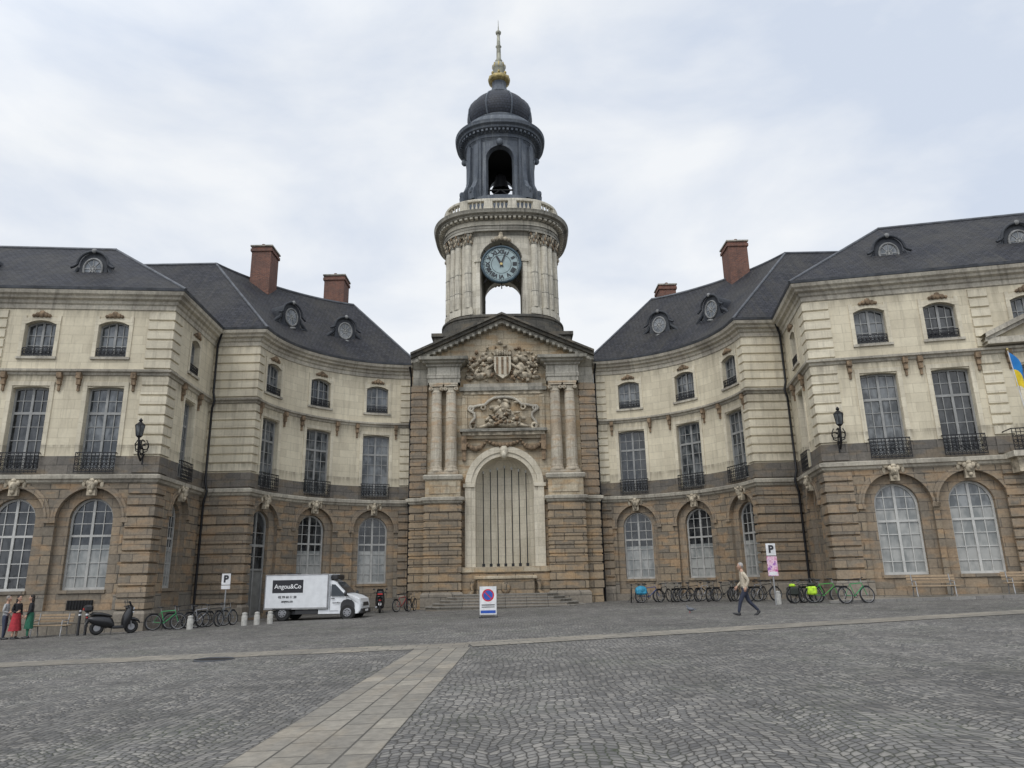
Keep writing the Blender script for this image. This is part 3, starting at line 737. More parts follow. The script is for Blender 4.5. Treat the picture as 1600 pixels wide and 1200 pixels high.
for i in range(110):
    x = rnd.uniform(-2.4, 2.4); z = rnd.uniform(14.15, 17.0-abs(x)*.5); rel(x, z, rnd.uniform(.06, .18), rnd.uniform(.04, .14), .15, rnd.uniform(-1.5, 1.5), rnd.choice([None, None, M_sculptd]), rnd.uniform(.10, .3))
mb.face([(AX-5.6, Yf-.12, 15.6), (AX+5.6, Yf-.12, 15.6), (AX, Yf-.12, 18.2)], M_portal)
for s in (-1, 1):
    for (w0, w1, d0, d1) in ((-.25, 0, 0, .45), (0, .2, 0, .75), (.2, .34, 0, .95)):
        q = [(AX+s*6.0, 15.6+w0), (AX, 18.3+w0), (AX, 18.3+w1), (AX+s*6.0, 15.6+w1)]
        Yb = Yf-.12; f = [(x, Yb-d1, z) for x, z in q]; mt = M_black if w0 >= 0 else M_towerd
        mb.face(f, mt)
        for a, b in ((0, 1), (2, 3), (3, 0)): mb.face([f[a], f[b], (f[b][0], Yf+1.2, f[b][2]), (f[a][0], Yf+1.2, f[a][2])], mt)
    for i in range(1, 16):
        t = i/16; x = AX+s*6.0*(1-t); z = 15.6+2.7*t
        box(mb, x-.09, x+.09, Yf-.75, Yf-.1, z-.38, z-.2, M_towerd)
box(mb, AX-5.9, AX+5.9, Yf+2.0, 57, -1.5, 15.55, M_portal)
box(mb, AX-5.93, AX+5.93, Yf+.3, Yf+2.0, 15.2, 15.58, M_portal)
for s in (-1, 1): mb.face([(AX+s*5.94, Yf, -1.5), (AX+s*5.94, Yf+2.0, -1.5), (AX+s*5.94, Yf+2.0, 15.55), (AX+s*5.94, Yf, 15.55)], M_portalg)
box(mb, AX-2.7, AX+2.7, 45.55, Yf-.01, -.5, 1.95, M_portalg)
box(mb, AX-2.74, AX+2.74, 45.45, Yf-.02, 1.95, 2.29, M_portal, .04)
box(mb, AX-1.75, AX+1.75, 45.1, 45.6, .3, 1.55, M_portalg, .05); box(mb, AX-1.9, AX+1.9, 45.0, 45.6, 1.55, 1.75, M_portal, .04)
for s in (-1, 1):
    chain(mb, [(AX+s*x, 45.25, z) for x, z in ((1.95, 1.5), (2.05, 1.2), (2.0, .9), (2.2, .65))], [.14, .12, .10, .16], M_portalg, 8)
ell(mb, (AX, 45.08, 1.05), (.30, .12, .36), M_portalg)
for i in range(5):
    hw, yf = 3.1+(4-i)*.36, 43.3-(4-i)*.40; z1 = .15*(i+1)-.03
    pts = [(AX-hw, 45.35), (AX-hw, yf+.7), (AX-hw+.7, yf), (AX+hw-.7, yf), (AX+hw, yf+.7), (AX+hw, 45.35)]
    mb.face([(x, y, z1) for x, y in pts], M_step)
    for a, b in zip(pts, pts[1:]):
        mb.face([(a[0], a[1], z1-.04), (b[0], b[1], z1-.04), (b[0], b[1], z1), (a[0], a[1], z1)], M_step)
        c0 = Vector((AX, 45.35)); A_ = Vector(a).lerp(c0, .01); B_ = Vector(b).lerp(c0, .01)
        mb.face([(A_.x, A_.y, -.4), (B_.x, B_.y, -.4), (B_.x, B_.y, z1-.04), (A_.x, A_.y, z1-.04)], M_plinth)
child(mb, 'portal_block')
mb = MB()
for i in range(7):
    x = AX-1.38+i*.46
    y = Yf+.35+.5*sqrt(max(0, 1-((i-3)/3.6)**2))
    tube(mb, (x, y, 2.3), (x, y, 8.5-.12*abs(i-3)), .036, .030, M_iron, 8); ell(mb, (x, y, 8.6-.12*abs(i-3)), (.07, .07, .1), M_white)
    box(mb, x-.09, x+.09, y-.09, y+.09, 2.3, 2.5, M_iron)
child(mb, 'niche_poles')

# ---------------------------------------------------------------- clock tower
mb = MB(); TC = Vector((AX, 51.2))
def supth(a, n, N=144):
    out = []
    for i in range(N):
        t = -pi/2+2*pi*i/N; r = a*(abs(cos(t))**n+abs(sin(t))**n)**(-1/n); out.append((TC.x+r*cos(t), TC.y+r*sin(t)))
    return out
box(mb, AX-4.7, AX+4.7, 46.9, 56, 15.55, 17.6, M_black); box(mb, AX-4.85, AX+4.85, 46.75, 56.1, 17.6, 17.85, M_black)
TP = supth(4.0, 3.2)
sweep(mb, TP, [(.55, 17.85), (.55, 18.35), (.4, 18.42), (.4, 18.95), (.48, 19.0), (.48, 19.12), (.2, 19.28), (.0, 19.3)], M_black, True)
mb.face([(p[0], p[1], 19.28) for p in supth(3.9, 3.2, 64)], M_towerd)
tp = Path(TP, True); L = tp.len
ops = [dict(uc=L*i/4, w=3.0, zb=19.3, zt=24.9, k='arch') for i in range(4)]
wall(mb, tp, -L/8, L*7/8, 19.3, 26.0, ops, M_tower, depth=.8, step=.35)
wall(mb, tp, -L/8, L*7/8, 19.3, 26.0, ops, M_towerd, w=-.8, depth=.01, step=.35)
mb.face([(p[0], p[1], 25.95) for p in supth(4.0, 3.2, 64)], M_towerd)
for o in ops:
    h = 1.5; spz = 24.9-h
    for s in (-1, 1):
        a, b = sorted((o['uc']+s*h, o['uc']+s*(h+.3))); mbox(mb, tp, a, b, 0, .1, 19.3, spz, M_tower)
        c = o['uc']+s*(h+.16); mbox(mb, tp, c-.24, c+.24, 0, .18, spz-.12, spz+.08, M_tower)
    for i in range(16):
        a, b = pi*i/16, pi*(i+1)/16
        q = [(o['uc']+r*cos(t), spz+r*sin(t)) for r, t in ((h, a), (h, b), (h+.3, b), (h+.3, a))]
        mb.face([tp.at(u, .1, z) for u, z in q], M_tower, q)
        mb.face([tp.at(q[2][0], .1, q[2][1]), tp.at(q[3][0], .1, q[3][1]), tp.at(q[3][0], 0, q[3][1]), tp.at(q[2][0], 0, q[2][1])], M_tower)
    for du, dz, r in ((0, .15, .24), (-.32, .02, .17), (.32, .02, .17), (0, .42, .16), (-.6, -.08, .12), (.6, -.08, .12)):
        ell(mb, tp.at(o['uc']+du, .18, 24.95+dz), (r, .15, r), M_sculpt, 8, 6)
    for s in (-1, 1):
        for d0 in (2.35, 3.15):
            u = o['uc']+s*d0; hw = .29
            mbox(mb, tp, u-hw-.07, u+hw+.07, 0, .30, 19.3, 19.7, M_tower); mbox(mb, tp, u-hw-.03, u+hw+.03, 0, .26, 19.7, 19.85, M_tower)
            c0 = Vector(tp.at(u, .05, 0)); n = 10
            lathe(mb, c0.x, c0.y, [(.27, 19.85), (.27, 21.5), (.255, 23.6), (.24, 24.6)], M_tower, 16, False)
            for zz in (21.0, 22.4): lathe(mb, c0.x, c0.y, [(.27, zz), (.285, zz+.02), (.285, zz+.06), (.26, zz+.08)], M_towerd, 16, False)
            lathe(mb, c0.x, c0.y, [(.24, 24.6), (.29, 24.64), (.24, 24.7), (.25, 25.0), (.36, 25.42)], M_towerd, 16, False)
            for row, (zz, rr, n) in enumerate(((24.85, .28, 8), (25.12, .32, 8), (25.34, .38, 6))):
                for j in range(n):
                    t = 2*pi*(j+.5*row)/n; ell(mb, (c0.x+rr*cos(t), c0.y+rr*sin(t), zz), (.075, .075, .15), M_sculptd if j % 3 == 0 else M_sculpt, 6, 5)
            mbox(mb, tp, u-.40, u+.40, 0, .45, 25.45, 25.55, M_towerd)
sweep(mb, TP, [(.0, 25.3), (.12, 25.55), (.34, 25.56), (.34, 25.72), (.38, 25.73), (.38, 25.9), (.46, 25.94), (.34, 25.98)], M_towerd, True)
sweep(mb, TP, [(.34, 25.98), (.34, 26.32)], M_tower, True)
sweep(mb, TP, [(.34, 26.32), (.44, 26.36), (.46, 26.46), (.78, 26.52), (.80, 26.6), (1.02, 26.66), (1.06, 26.78), (1.12, 26.9), (.3, 26.98)], M_towerd, True)
nd = 84
for i in range(nd):
    u = L*i/nd; mbox(mb, tp, u-.085, u+.085, .44, .74, 26.36, 26.51, M_tower)
mb.face([(p[0], p[1], 26.96) for p in supth(4.4, 3.2, 64)], M_towerd)
sweep(mb, TP, [(.0, 26.97), (.0, 27.12), (.34, 27.14), (.34, 27.0)], M_tower, True)
sweep(mb, TP, [(.0, 27.92), (.0, 28.06), (.02, 28.1), (.36, 28.1), (.38, 28.04), (.36, 27.92), (0, 27.92)], M_tower, True)
for i in range(96):
    u = L*i/96
    if (i % 12) in (3, 9): mbox(mb, tp, u-.28, u+.28, -.03, .40, 27.12, 27.95, M_tower, back=True); continue
    c = tp.at(u, .17, 0)
    lathe(mb, c[0], c[1], [(.08, 27.13), (.05, 27.2), (.11, 27.4), (.045, 27.7), (.08, 27.85), (.08, 27.92)], M_tower, 7, False)
child(mb, 'clock_tower_drum')

mb = MB()
LPp = supth(2.66, 2.5, 120); lp = Path(LPp, True); L2 = lp.len
sweep(mb, LPp, [(.7, 26.97), (.7, 28.7), (.5, 28.8), (.5, 29.1), (0, 29.2)], M_lead, True)
mb.face([(p[0], p[1], 29.18) for p in supth(2.6, 2.5, 60)], M_lead)
ops = [dict(uc=L2*i/4, w=2.1, zb=29.2, zt=33.5, k='arch') for i in range(4)]
wall(mb, lp, -L2/8, L2*7/8, 29.2, 34.5, ops, M_lead, depth=.5, step=.3)
wall(mb, lp, -L2/8, L2*7/8, 29.2, 34.5, ops, M_dark, w=-.5, depth=.01, step=.3)
mb.face([(p[0], p[1], 34.4) for p in supth(2.6, 2.5, 60)], M_dark)
for o in ops:
    h = 1.05; spz = 33.5-h
    for i in range(14):
        a, b = pi*i/14, pi*(i+1)/14
        q = [(o['uc']+r*cos(t), spz+r*sin(t)) for r, t in ((h, a), (h, b), (h+.22, b), (h+.22, a))]
        mb.face([lp.at(u, .1, z) for u, z in q], M_lead, q)
        mb.face([lp.at(q[2][0], .1, q[2][1]), lp.at(q[3][0], .1, q[3][1]), lp.at(q[3][0], 0, q[3][1]), lp.at(q[2][0], 0, q[2][1])], M_lead)
    for s in (-1, 1):
        a, b = sorted((o['uc']+s*h, o['uc']+s*(h+.22))); mbox(mb, lp, a, b, 0, .1, 29.2, spz, M_lead)
        u = o['uc']+s*1.62
        mbox(mb, lp, u-.19, u+.19, 0, .14, 29.2, 34.2, M_lead)
    ell(mb, lp.at(o['uc'], .2, 33.75), (.26, .18, .3), M_lead)
    tube(mb, lp.at(o['uc']-1.05, -.4, 30.0), lp.at(o['uc']+1.05, -.4, 30.0), .07, .07, M_dark, 6)
    tube(mb, lp.at(o['uc']-1.0, -.4, 29.3), lp.at(o['uc'], -.4, 30.0), .06, .06, M_dark, 6); tube(mb, lp.at(o['uc']+1.0, -.4, 29.3), lp.at(o['uc'], -.4, 30.0), .06, .06, M_dark, 6)
    for du in (-.38, .38):
        u = o['uc']+L2/8+du
        pr_ = [(0, 33.9), (.16, 33.9), (.2, 32.6), (.24, 31.4), (.34, 30.6), (.55, 30.1), (.8, 29.8), (.9, 29.4), (.84, 28.9), (0, 28.9)]
        A = [lp.at(u-.17, w, z) for w, z in pr_]; Bq = [lp.at(u+.17, w, z) for w, z in pr_]
        mb.face(A, M_lead); mb.face(Bq[::-1], M_lead)
        for i in range(len(pr_)): k2 = (i+1) % len(pr_); mb.face([A[i], Bq[i], Bq[k2], A[k2]], M_lead)
        nrm = Vector(lp.at(u, 1, 0))-Vector(lp.at(u, 0, 0)); tang = nrm.cross(Vector((0, 0, 1)))
        torus(mb, lp.at(u, .7, 29.6), tang, .2, .12, M_lead, 14, 6)
lathe(mb, TC.x, TC.y, [(.75, 31.2), (.66, 31.4), (.5, 31.9), (.42, 32.4), (.2, 32.6), (.02, 32.65)], M_iron, 20, False)
sweep(mb, LPp, [(0, 34.0), (.1, 34.2), (.16, 34.22), (.16, 34.5), (.28, 34.55), (.3, 34.7), (.62, 34.8), (.66, 34.95), (.86, 35.05), (.92, 35.3), (.5, 35.55), (.25, 35.65), (.12, 36.05), (-.05, 36.3), (-.3, 36.4)], M_lead, True)
for i in range(60):
    u = L2*i/60; mbox(mb, lp, u-.07, u+.07, .28, .56, 34.56, 34.74, M_lead)
lathe(mb, TC.x, TC.y, [(2.45, 36.35), (2.5, 36.6), (2.38, 36.7)], M_lead, 48)
dome = [(2.38, 36.7), (2.55, 37.0), (2.64, 37.45), (2.6, 37.95), (2.42, 38.4), (2.1, 38.85), (1.65, 39.25), (1.2, 39.55), (.95, 39.75)]
lathe(mb, TC.x, TC.y, dome, M_dome, 48, False)
for i in range(8):
    t = 2*pi*(i+.5)/8; chain(mb, [(TC.x+(r+.02)*cos(t), TC.y+(r+.02)*sin(t), z) for r, z in dome], .07, M_lead, 6)
lathe(mb, TC.x, TC.y, [(.98, 39.7), (1.08, 39.8), (1.0, 39.92), (.75, 40.0), (.66, 40.4), (.56, 40.8), (.6, 41.05)], M_lead, 28, False)
lathe(mb, TC.x, TC.y, [(.6, 41.05), (.86, 41.15), (.92, 41.4), (.8, 41.6), (.5, 41.72)], M_gold, 28, False)
lathe(mb, TC.x, TC.y, [(.5, 41.72), (.36, 41.9), (.3, 42.1), (.5, 42.4), (.56, 42.65), (.45, 42.95), (.24, 43.15)], M_spire, 24, False)
for i in range(8):
    t = 2*pi*i/8; ell(mb, (TC.x+.72*cos(t), TC.y+.72*sin(t), 41.75), (.12, .12, .16), M_gold, 8, 6)
    ell(mb, (TC.x+.5*cos(t), TC.y+.5*sin(t), 42.7), (.08, .08, .26), M_gold, 6, 5)
lathe(mb, TC.x, TC.y, [(.24, 43.15), (.30, 43.3), (.2, 43.45), (.17, 44.6), (.25, 44.7), (.16, 44.82), (.12, 45.9)], M_spire, 16, False)
lathe(mb, TC.x, TC.y, [(.12, 45.9), (.22, 46.0), (.24, 46.15), (.06, 46.35), (.03, 46.8), (.012, 47.4)], M_spire, 14, False)
child(mb, 'lantern_dome_spire')

# clock
M_dial = plain('clock_dial', (.27, .345, .35), .45, 0, .12, 2); M_ink = plain('clock_black', (.010, .012, .016), .4); M_rim = plain('clock_rim_blue', (.035, .065, .085), .5, 0, .4)
mb = MB(); ck = Vector((AX, 47.12, 23.05)); Rc = 1.32
def disc(mb, c, r, mat, n=48, y=0): mb.face([(c[0]+r*cos(2*pi*i/n), c[1]+y, c[2]+r*sin(2*pi*i/n)) for i in range(n)], mat)
tube(mb, (ck.x, ck.y, ck.z), (ck.x, ck.y+.3, ck.z), Rc+.05, Rc+.05, M_rim, 48)
torus(mb, ck, (0, 1, 0), Rc+.03, .10, M_rim, 48, 8)
disc(mb, ck, Rc-.04, M_dial, 48, -.02)
torus(mb, ck+Vector((0, -.02, 0)), (0, 1, 0), .70, .018, M_ink, 40, 4); torus(mb, ck+Vector((0, -.02, 0)), (0, 1, 0), 1.18, .014, M_ink, 40, 4)
for i in range(60):
    t = 2*pi*i/60; r0 = 1.19; r1 = 1.25
    tube(mb, ck+Vector((r0*sin(t), -.03, r0*cos(t))), ck+Vector((r1*sin(t), -.03, r1*cos(t))), .012 if i % 5 else .025, .012 if i % 5 else .025, M_ink, 4)
def hand(ang, ln, wd, y):
    d = Vector((sin(ang), 0, cos(ang))); p = Vector((d.z, 0, -d.x)); c = ck+Vector((0, y, 0))
    mb.face([c-d*.25-p*wd*.6, c+p*-wd, c+d*ln*.8-p*wd*.8, c+d*ln, c+d*ln*.8+p*wd*.8, c+p*wd, c-d*.25+p*wd*.6], M_ink)
hand(radians(331), .78, .085, -.06); hand(radians(20), 1.1, .06, -.08)
disc(mb, ck, .1, M_gold, 16, -.09)
for i in range(8):
    t = 2*pi*i/8; tube(mb, ck+Vector((1.35*cos(t), .2, 1.35*sin(t))), ck+Vector((1.75*cos(t), .3, 1.75*sin(t))), .04, .04, M_iron, 5)
child(mb, 'clock')
def text(s, size, loc, mat, parent, rotz=0, roll=0, bold=0.0, name='lettering'):
    cu = bpy.data.curves.new(name, 'FONT'); cu.body = s; cu.size = size; cu.align_x = 'CENTER'; cu.align_y = 'CENTER'; cu.extrude = .004; cu.offset = bold
    tmp = bpy.data.objects.new(name, cu); bpy.context.collection.objects.link(tmp)
    bpy.context.view_layer.update()
    me = bpy.data.meshes.new_from_object(tmp.evaluated_get(bpy.context.evaluated_depsgraph_get()))
    bpy.data.objects.remove(tmp)
    me.materials.clear(); me.materials.append(mat)
    ob = bpy.data.objects.new(name, me); bpy.context.collection.objects.link(ob)
    Mx = Matrix.Translation(loc) @ Matrix.Rotation(rotz, 4, 'Z') @ Matrix.Rotation(radians(90), 4, 'X') @ Matrix.Rotation(roll, 4, 'Z')
    ob.matrix_world = Mx
    if parent:
        bpy.context.view_layer.update(); ob.parent = parent; ob.matrix_parent_inverse = parent.matrix_world.inverted(); ob.matrix_world = Mx
    return ob
for i, s in enumerate(['XII', 'I', 'II', 'III', 'IIII', 'V', 'VI', 'VII', 'VIII', 'IX', 'X', 'XI']):
    t = radians(30*i); text(s, .40, ck+Vector((.94*sin(t), -.045, .94*cos(t))), M_ink, TH, 0, -t, .018, 'numeral')

def wall_lamp(path, u, z, name):
    mb = MB(); o = Vector(path.at(u, 0, 0)); n = (Vector(path.at(u, 1, 0))-o); t = Vector((0, 0, 1)).cross(n)
    def F(a, b, c): return o+n*a+t*b+Vector((0, 0, z+c))
    chain(mb, [F(.05, 0, -.6), F(.3, 0, -.85), (F(.62, 0, -.6)), F(.7, 0, -.1), F(.75, 0, .15)], .045, M_iron)
    chain(mb, [F(.05, 0, .1), F(.3, 0, .12), F(.55, 0, -.05), F(.5, 0, -.3), F(.3, 0, -.3)], .035, M_iron)
    torus(mb, F(.28, 0, -.42), t, .17, .03, M_iron, 16, 5); torus(mb, F(.5, 0, -.05), t, .12, .025, M_iron, 14, 5)
    for s in (-1, 1): torus(mb, F(.3, s*.16, -.2), n, .14, .025, M_iron, 12, 5); chain(mb, [F(.2, 0, -.5), F(.3, s*.25, -.4), F(.35, s*.3, -.1), F(.35, s*.2, .1)], .025, M_iron, 5)
    tube(mb, F(.03, 0, -1.0), F(.03, 0, .3), .05, .04, M_iron)
    mb2 = F(.75, 0, .15)
    for q, (r0, z0_, r1, z1_) in enumerate(((.08, 0, .15, .07), (.25, .56, .05, .74), (.05, .74, .10, .80), (.10, .80, .01, .92))):
        R0_ = [mb2+Vector((r0*cos(pi/3*i), r0*sin(pi/3*i), z0_)) for i in range(6)]; R1_ = [mb2+Vector((r1*cos(pi/3*i), r1*sin(pi/3*i), z1_)) for i in range(6)]
        mb.grid([R0_, R1_], M_iron, False, True)
    for i in range(6):
        c, s_ = cos(pi/3*i), sin(pi/3*i); c2, s2 = cos(pi/3*(i+1)), sin(pi/3*(i+1))
        tube(mb, mb2+Vector((.145*c, .145*s_, .07)), mb2+Vector((.225*c, .225*s_, .56)), .015, .015, M_iron, 4)
        mb.face([mb2+Vector((.14*c, .14*s_, .07)), mb2+Vector((.14*c2, .14*s2, .07)), mb2+Vector((.22*c2, .22*s2, .56)), mb2+Vector((.22*c, .22*s_, .56))], M_gm)
    return mb.build(name)
wall_lamp(Path([A_L, B_L]), Path([A_L, B_L]).ux(-17.3), 8.0, 'wall_lantern')
wall_lamp(Path([B_R, A_R]), Path([B_R, A_R]).ux(15.35), 8.0, 'wall_lantern')

# ---------------------------------------------------------------- ground
def cobble():
    m = N('cobblestone'); m.b.inputs['Roughness'].default_value = .78; m.b.inputs['Specular IOR Level'].default_value = .35
    tc = m.node('ShaderNodeTexCoord').outputs['Object']
    wob = m.node('ShaderNodeTexNoise'); wob.inputs['Scale'].default_value = .5; wob.inputs['Detail'].default_value = 2; m.link(tc, wob.inputs['Vector'])
    ad = m.node('ShaderNodeVectorMath', operation='MULTIPLY_ADD'); m.link(wob.outputs['Color'], ad.inputs[0]); ad.inputs[1].default_value = (.45, .45, 0); m.link(tc, ad.inputs[2])
    sx = m.node('ShaderNodeSeparateXYZ'); m.link(ad.outputs[0], sx.inputs[0])
    # fan-laid setts: rows bow in repeating arcs
    a = m.math('ABSOLUTE', m.math('SINE', m.math('MULTIPLY', sx.outputs[0], pi/1.5)))
    y = m.math('ADD', sx.outputs[1], m.math('MULTIPLY', a, -.42))
    cb = m.node('ShaderNodeCombineXYZ'); m.link(sx.outputs[0], cb.inputs[0]); m.link(y, cb.inputs[1])
    br = m.node('ShaderNodeTexVoronoi', feature='DISTANCE_TO_EDGE'); vc = m.node('ShaderNodeTexVoronoi', feature='F1')
    for v in (br, vc):
        v.inputs['Scale'].default_value = 9.6; v.inputs['Randomness'].default_value = .45; m.link(cb.outputs[0], v.inputs['Vector'])
    joint = m.ramp(br.outputs['Distance'], [(.02, 0.0), (.12, 1.0)])
    sc = m.node('ShaderNodeSeparateColor'); m.link(vc.outputs['Color'], sc.inputs[0])
    col = m.ramp(sc.outputs[0], [(0, (.125, .121, .117)), (.5, (.188, .180, .168)), (1, (.275, .258, .232))])
    big = m.noise(tc, .16, 4, .6)
    col = m.mix(col, m.ramp(big, [(.35, .70), (.65, 1.16)]), .9, 'MULTIPLY')
    mid = m.noise(tc, 1.3, 4, .65)
    col = m.mix(col, m.ramp(mid, [(.35, .74), (.65, 1.16)]), .75, 'MULTIPLY')
    spot = m.ramp(m.noise(tc, .75, 3, .5), [(.64, 0.0), (.72, 1.0)])   # oil and damp patches
    col = m.mix(col, (.075, .072, .068), m.math('MULTIPLY', spot, .45))
    moss = m.ramp(m.noise(tc, .4, 3), [(.5, 0.0), (.66, 1.0)])
    jc = m.mix((.050, .047, .041), (.048, .058, .032), moss)
    col = m.mix(jc, col, joint)
    m.link(col, m.b.inputs['Base Color'])
    h = m.math('ADD', m.ramp(br.outputs['Distance'], [(0, 0.0), (.3, 1.0)]), m.math('MULTIPLY', m.noise(tc, 30, 2), .25))
    m.bump(h, .022, .9)
    return m.m
M_cob = cobble()
M_pave = stone('paving_slab', (.30, .272, .225), (.205, .19, .162), (.075, .07, .058), .62, .345, .014, (.125, .115, .10), .5, .15, (.33, .275, .20), .3, bumpd=.008)
mb = MB()
xs = [-900, -60, -30, -15, 0, 15, 30, 60, 900]; ys = [-900, -40, 0, 20, 60, 120, 900]
mb.grid([[(x, y, gz(x)) for x in xs] for y in ys], M_cob, False)
mb.build('cobblestone_plaza')
mb = MB()
def strip_(p0, p1, wd, lift=.004, mat=M_pave):
    p0 = Vector(p0); p1 = Vector(p1); d = (p1-p0); Ln = d.length; d.normalize(); n = Vector((-d.y, d.x))*wd/2
    q = [p0-n, p1-n, p1+n, p0+n]
    mb.face([(a.x, a.y, gz(a.x)+lift) for a in q], mat, [(0, 0), (Ln, 0), (Ln, wd), (0, wd)])
strip_((-2.42, -12), (-1.80, 18.55), 1.38)
strip_((-45, 18.55), (-1.2, 19.2), 1.38, .008); strip_((-1.2, 19.25), (40, 27.7), 1.38, .012)
mb.build('paving_strip')
mb = MB()
M_kerb = stone('kerb_granite', (.26, .25, .23), (.2, .19, .18), (.08, .08, .07), 1.0, .3, .01, (.1, .1, .09), .4, .1)
def kerbline(pts, w, h):
    for a, b in zip(pts, pts[1:]):
        a = Vector(a); b = Vector(b); d = (b-a).normalized(); n = Vector((-d.y, d.x))*w
        A = [a, b, b+n, a+n]
        lo = [(p.x, p.y, gz(p.x)-.1) for p in A]; hi = [(p.x, p.y, gz(p.x)+h) for p in A]
        mb.face(hi, M_kerb)
        for i in range(4): k = (i+1) % 4; mb.face([lo[i], lo[k], hi[k], hi[i]], M_kerb)
kerbline([(13.3, 32.0), (36, 27.2)], .22, .12)
mb.build('kerb')
mb = MB()   # flagstone pavement behind the kerb
q = [(13.3, 32.22), (36, 27.42), (36, 29.8), (14.8, 33.95)]
mb.face([(x, y, gz(x)+.115) for x, y in q], M_pave); mb.build('pavement')
mb = MB()
mb.face([(-7.1+.42*cos(2*pi*i/24), 18.0+.42*sin(2*pi*i/24), gz(-7.1)+.013) for i in range(24)], M_iron)
torus(mb, (-7.1, 18.0, gz(-7.1)+.01), (0, 0, 1), .44, .02, M_zinc, 24, 5); mb.build('manhole_cover')

# ---------------------------------------------------------------- vehicles
M_vw = plain('van_white', (.66, .67, .68), .3, 0, .06); M_vg = plain('van_glass', (.02, .025, .03), .08); M_rub = plain('tyre_rubber', (.018, .018, .018), .85)
M_pl = plain('black_plastic', (.025, .025, .027), .5); M_al = plain('alloy', (.30, .30, .31), .35, .7); M_red = plain('red_plastic', (.40, .02, .02), .3); M_lens = plain('headlamp', (.5, .52, .55), .1)
M_lw = plain('lettering_white', (.75, .75, .75), .5); M_paintb = plain('lettering_black', (.015, .015, .02), .5); M_blue = plain('sign_blue', (.02, .08, .38), .4); M_sr = plain('sign_red', (.5, .02, .03), .4); M_sw = plain('sign_white', (.66, .66, .66), .5); M_post = plain('post_grey', (.28, .28, .28), .5, .4)
def wheel(mb, x, y, z, r, w, side):
    tube(mb, (x, y-w/2, z), (x, y+w/2, z), r, r, M_rub, 26); torus(mb, (x, y, z), (0, 1, 0), r-.04, w/2, M_rub, 26, 8)
    tube(mb, (x, y+side*(w/2+.005), z), (x, y+side*(w/2+.03), z), r*.62, r*.55, M_al, 20)
    for i in range(8):
        t = 2*pi*i/8; ell(mb, (x+r*.38*cos(t), y+side*(w/2+.035), z+r*.38*sin(t)), (.03, .01, .03), M_pl, 6, 4)
VAN = empty('refrigerated_van', (-10.05, 38.2, gz(-10)-.0))
VAN.rotation_euler[2] = radians(-3)
mb = MB()
def tw(x, y, z):
    k = 1-.13*max(0, (z-1.05)/.9)-.10*max(0, (x-1.9)/.6)**2; return (x, y*k, z)
cab = [(.35, .28), (2.36, .28), (2.46, .40), (2.47, .72), (2.40, .98), (2.10, 1.12), (1.72, 1.22), (1.12, 1.78), (.95, 1.86), (.35, 1.90)]
rows = []
for y in (-.96, -.93, -.8, 0, .8, .93, .96):
    rows.append([tw(x*(1 if abs(y) < .85 else (.985 if abs(y) < .95 else .965)), y, z if z < .5 else z-(.0 if abs(y) < .85 else .02)) for x, z in cab])
mb.grid(rows, M_vw, False, True); mb.face(rows[0], M_vw); mb.face(rows[-1][::-1], M_vw)
for s in (-1, 1):
    def sp_(pts, mt, d=.012): mb.face([tw(x, s*(.96+d), z) for x, z in pts], mt)
    sp_([(.95, 1.12), (1.66, 1.12), (1.58, 1.24), (1.14, 1.66), (.95, 1.68)], M_vg)
    sp_([(1.72, 1.12), (1.86, 1.10), (1.66, 1.22)], M_vg)
    for a, b in (((.90, .45), (.90, 1.70)), ((1.70, .75), (1.74, 1.15)), ((.90, .42), (1.35, .42))):
        tube(mb, tw(a[0], s*.965, a[1]), tw(b[0], s*.965, b[1]), .008, .008, M_pl, 4)
    box(mb, .98, 1.14, s*.975-.012, s*.975+.012, .98, 1.02, M_pl)
    ell(mb, (1.72, s*1.08, 1.22), (.08, .10, .13), M_pl); tube(mb, (1.7, s*.9, 1.16), (1.7, s*1.05, 1.18), .02, .02, M_pl)
    mb.face([tw(2.40, s*.70, .95), tw(2.20, s*.93, .98), tw(2.30, s*.95, .74), tw(2.475, s*.72, .76)], M_lens)
    sp_([(1.45, .62), (1.48, .80), (1.6, .92), (1.8, .96), (2.0, .92), (2.12, .8), (2.15, .62), (2.13, .28), (1.47, .28)], M_pl, .004)
mb.face([tw(1.70, -.80, 1.245), tw(1.70, .80, 1.245), tw(1.15, .74, 1.775), tw(1.15, -.74, 1.775)], M_vg)
mb.v[-4:] = [(p[0]+.02, p[1], p[2]+.02) for p in mb.v[-4:]]
mb.face([(2.485, -.55, .62), (2.485, .55, .62), (2.465, .5, .8), (2.465, -.5, .8)], M_pl)
box(mb, 2.30, 2.52, -.86, .86, .26, .50, M_pl, .04); box(mb, 2.515, 2.53, -.25, .25, .36, .46, M_lw)
box(mb, -2.35, 2.2, -.78, .78, .26, .42, M_pl)
box(mb, -2.38, .80, -1.02, 1.02, .56, 2.18, M_vw, .035)
box(mb, -2.395, .82, -1.04, 1.04, .50, .60, M_post, .012)
for x in (-2.385, .785):
    for s in (-1, 1): tube(mb, (x+.02, s*1.02, .56), (x+.02, s*1.02, 2.16), .028, .028, M_al, 6)
for s in (-1, 1): tube(mb, (-2.37, s*1.02, 2.16), (.79, s*1.02, 2.16), .026, .026, M_al, 6)
box(mb, .82, 1.16, -.62, .62, 1.9, 2.15, M_pl, .05); box(mb, -1.6, -1.0, -.2, .2, 2.18, 2.24, M_pl)
for x in (-1.45, 1.80):
    for s in (-1, 1): wheel(mb, x, s*.88, .335, .335, .21, s)
